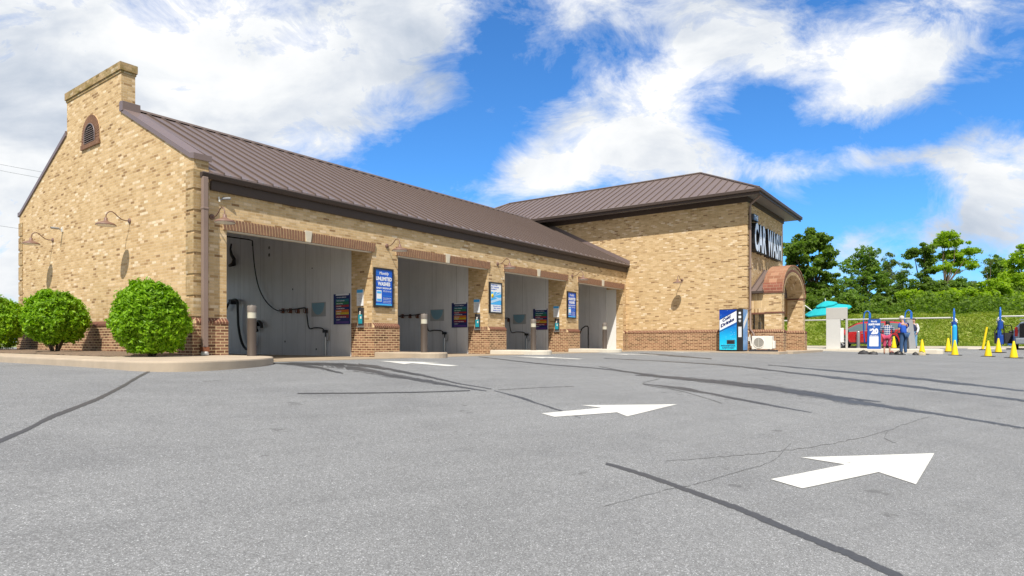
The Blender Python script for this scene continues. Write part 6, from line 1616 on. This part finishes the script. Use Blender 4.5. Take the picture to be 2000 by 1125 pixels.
def person(label, loc, yaw, pose, H, mats, hair_len=.0, hair=None, vest=None):
    """local +x is where the person faces; pose gives the joints"""
    r_ = empty('person', (0, 0, 0), label, 'person', 'people by the boards'); k = H / 1.75
    def S(p): return tuple(c * k for c in p)
    J = {}; E = []
    P_ = dict(pelvis=(0, 0, .95), spine=(0, 0, 1.12), chest=(.0, 0, 1.32), neck=(0, 0, 1.49), headb=(.02, 0, 1.56), head=(.03, 0, 1.65), crown=(.02, 0, 1.70),
              shL=(0, .18, 1.42), elL=(-.02, .25, 1.14), wrL=(.08, .22, .92), shR=(0, -.18, 1.42), elR=(-.02, -.25, 1.14), wrR=(.08, -.22, .92),
              hiL=(0, .095, .90), knL=(.02, .11, .50), anL=(0, .12, .09), toL=(.14, .13, .035), hiR=(0, -.095, .90), knR=(.02, -.11, .50), anR=(0, -.12, .09), toR=(.14, -.13, .035))
    P_.update(pose)
    rad = dict(pelvis=(.11, .085), spine=(.10, .08), chest=(.105, .08), neck=(.052, .052), headb=(.070, .078), head=(.084, .095), crown=(.070, .078), shL=(.046, .046), elL=(.040, .040), wrL=(.027, .024), shR=(.046, .046), elR=(.042, .042), wrR=(.027, .024),
               hiL=(.07, .07), knL=(.05, .05), anL=(.038, .038), toL=(.036, .030), hiR=(.07, .07), knR=(.05, .05), anR=(.040, .040), toR=(.036, .030))
    for n_ in P_: J[n_] = (S(P_[n_]), rad[n_][0] * k, rad[n_][1] * k)
    E = [('pelvis', 'spine'), ('spine', 'chest'), ('chest', 'neck'), ('neck', 'headb'), ('headb', 'head'), ('head', 'crown')]
    for s_ in 'LR': E += [('chest', 'sh' + s_), ('sh' + s_, 'el' + s_), ('el' + s_, 'wr' + s_), ('pelvis', 'hi' + s_), ('hi' + s_, 'kn' + s_), ('kn' + s_, 'an' + s_), ('an' + s_, 'to' + s_)]
    for s_ in 'LR':
        d = Vector(P_['wr' + s_]) - Vector(P_['el' + s_]); hand(J, E, 'wr' + s_, d, Vector((1, 0, 0)) if abs(d.normalized().x) < .7 else Vector((0, 0, 1)), k)
    hx = Vector(P_['head']); J['nose'] = (S(hx + Vector((.105, 0, -.01))), .014 * k, .016 * k); E.append(('head', 'nose'))
    for s_, sg_ in (('earL', 1), ('earR', -1)): J[s_] = (S(hx + Vector((-.01, sg_ * .088, 0))), .012 * k, .02 * k); E.append(('head', s_))
    skin_mesh('body', J, E, skin_m, r_, root='pelvis')
    mb = MB()
    for sg_ in (1, -1): mb.lathe([(.004, .0), (.012, .004), (.012, .008)], S(hx + Vector((.086, sg_ * .034, .018))), 8, 'x')
    mb.build('eyes', M['black'], r_, local=True)
    mb = MB(); mb.lathe([(.006, 0), (.022, .004), (.022, .008)], S(hx + Vector((.082, 0, -.055))), 8, 'x'); mb.build('mouth', plain('lips', (.35, .12, .1), .5), r_, local=True)
    # trousers and top a little outside the body
    wide = dict(pelvis=3.2, spine=3.2, chest=3.6, shL=2.0, shR=2.0, hiL=2.1, hiR=2.1, knL=1.6, knR=1.6, elL=1.2, elR=1.2)
    def cloth(name, keys, edges, mat, g_, over={}):
        Jc = {}
        for n_ in keys: q = J[n_]; p = over.get(n_); Jc[n_] = (S(p[0]) if p else q[0], (p[1] * k if p else q[1] + g_ * wide.get(n_, 1)), (p[1] * k if p else q[2] + g_ * wide.get(n_, 1)))
        return skin_mesh(name, Jc, edges, mat, r_, root=keys[0])
    an = {'an' + s_: ((P_['an' + s_][0], P_['an' + s_][1], mats.get('hem', .10)), mats.get('hemr', .062)) for s_ in 'LR'}
    cloth('trousers', ['pelvis', 'hiL', 'knL', 'anL', 'hiR', 'knR', 'anR'], [('pelvis', 'hiL'), ('hiL', 'knL'), ('knL', 'anL'), ('pelvis', 'hiR'), ('hiR', 'knR'), ('knR', 'anR')], mats['trousers'], .018, an)
    sl = mats.get('sleeve', 1.0)
    ov = {}
    for s_ in 'LR':
        if sl < 1: a, b = Vector(P_['sh' + s_]), Vector(P_['el' + s_]); ov['el' + s_] = (tuple(a.lerp(b, sl * 1.6)), .068)
    keys = ['pelvis', 'spine', 'chest', 'neck', 'shL', 'elL', 'shR', 'elR'] ; ov['neck'] = (tuple(Vector(P_['chest']).lerp(Vector(P_['neck']), .72)), .095); ed = [('pelvis', 'spine'), ('spine', 'chest'), ('chest', 'neck'), ('chest', 'shL'), ('shL', 'elL'), ('chest', 'shR'), ('shR', 'elR')]
    if sl >= 1: keys += ['wrL', 'wrR']; ed += [('elL', 'wrL'), ('elR', 'wrR')]
    ov['pelvis'] = ((P_['pelvis'][0], P_['pelvis'][1], mats.get('tail', .90)), mats.get('tailr', .165))
    top = cloth('shirt' if sl < 1 else 'jacket', keys, ed, mats['top'], .022, ov)
    # shoes
    if mats.get('shoe'):
        for s_ in 'LR':
            a, t = Vector(P_['an' + s_]) * k, Vector(P_['to' + s_]) * k; mb = MB(); d = (t - a); d.z = 0
            mb.tube([a - d * .35 + Vector((0, 0, -.045)), a + d * .2 + Vector((0, 0, -.035)), a + d * .8 + Vector((0, 0, -.055)), a + d * 1.25 + Vector((0, 0, -.062))], [.045, .056, .046, .026], 12); mb.build('shoe', mats['shoe'], r_, local=True)
    # hair
    hc = Vector(S(hx + Vector((-.018, 0, .03)))); V = []; F = []; N, Mm = 18, 9
    for j in range(Mm + 1):
        ph = -.55 + (math.pi / 2 + .55) * j / Mm
        for q in range(N):
            a = 2 * math.pi * q / N; front = max(0, math.cos(a)); z = math.sin(ph)
            if z < .25 and front > .35: z = .25 + .1 * front
            rr = math.cos(math.asin(max(-1, min(1, z)))); zz = z
            if hair_len and front < .4 and z < 0: zz = z * (1 + hair_len * 2)
            V.append(hc + Vector((math.cos(a) * rr * .108, math.sin(a) * rr * .100, zz * .112)) * k * (1 + .05 * mnoise.noise(Vector((a * 2, ph * 3, H)))))
    for j in range(Mm):
        for q in range(N): F.append((j * N + q, j * N + (q + 1) % N, (j + 1) * N + (q + 1) % N, (j + 1) * N + q))
    mb = MB(); mb.add(V, F, True); mb.build('hair', hair, r_, local=True)
    r_.location = loc; r_.rotation_euler.z = yaw
    return r_
# view direction at the people
vd = lambda p: math.atan2(p.y, p.x)
pm = place(1765, 690.5, 76, 1.75)
man = person('man with white hair in a royal blue shirt and jeans looking down', pm, vd(pm) + R(52), dict(pelvis=(0, 0, .95), spine=(.03, 0, 1.12), chest=(.02, 0, 1.32), neck=(.04, 0, 1.485), headb=(.08, 0, 1.545), head=(.11, 0, 1.63), crown=(.10, 0, 1.675), shL=(.02, .20, 1.40), elL=(.03, .26, 1.12), wrL=(.20, .17, 1.02), shR=(.02, -.20, 1.40), elR=(.02, -.27, 1.12), wrR=(.16, -.22, .90), knL=(.02, .12, .50), anL=(.02, .13, .09)), 1.75, dict(trousers=jeans, top=shirtb, sleeve=.45, shoe=plain('grey_trainers', (.45, .46, .47), .6), tail=.88, tailr=.155, hem=.085, hemr=.066), hair=hairw)
pw = place(1732.5, 689.5, 65, 1.52)
woman = person('woman with black hair bending over in a blue plaid shirt and pink trousers', pw, vd(pw) - R(5), dict(pelvis=(-.02, 0, .95), spine=(.03, 0, 1.12), chest=(.12, 0, 1.32), neck=(.22, 0, 1.45), headb=(.28, 0, 1.49), head=(.33, 0, 1.555), crown=(.33, 0, 1.60), shL=(.12, .20, 1.40), elL=(.16, .30, 1.14), wrL=(.36, .24, 1.06), shR=(.12, -.20, 1.40), elR=(.16, -.28, 1.14), wrR=(.36, -.2, 1.08)), 1.60, dict(trousers=pink, top=plaid_m, sleeve=1.0, tail=.78, tailr=.20, hem=.36, hemr=.085), hair_len=.7, hair=hairk)
pt_ = place(1785, 679, 58, 1.72)
pt_.z = -.40
per3 = person('person in a navy vest and pale jeans half hidden behind the grey board', pt_, vd(pt_) + R(150), dict(elR=(-.02, -.27, 1.14), wrR=(.02, -.26, .88)), 1.72, dict(trousers=ljeans, top=plain('white_sleeves', (.7, .7, .72), .8), sleeve=1.0, shoe=M['dark'], hem=.09, hemr=.066), hair=hairk)
skin_mesh('vest', {'p': ((0, 0, .92), .19, .16), 's': ((0, 0, 1.12), .185, .155), 'c': ((0, 0, 1.30), .20, .16), 'n': ((0, 0, 1.42), .14, .11)}, [('p', 's'), ('s', 'c'), ('c', 'n')], navyc, per3, root='p')
# pale side flash on the man's shirt
mb = MB(); mb.prism([(.02, -.215, 1.30), (.07, -.20, 1.05), (-.02, -.205, 1.02), (-.06, -.215, 1.24)], (0, -.012, 0)); mb.build('white_flash', M['white'], man, local=True)
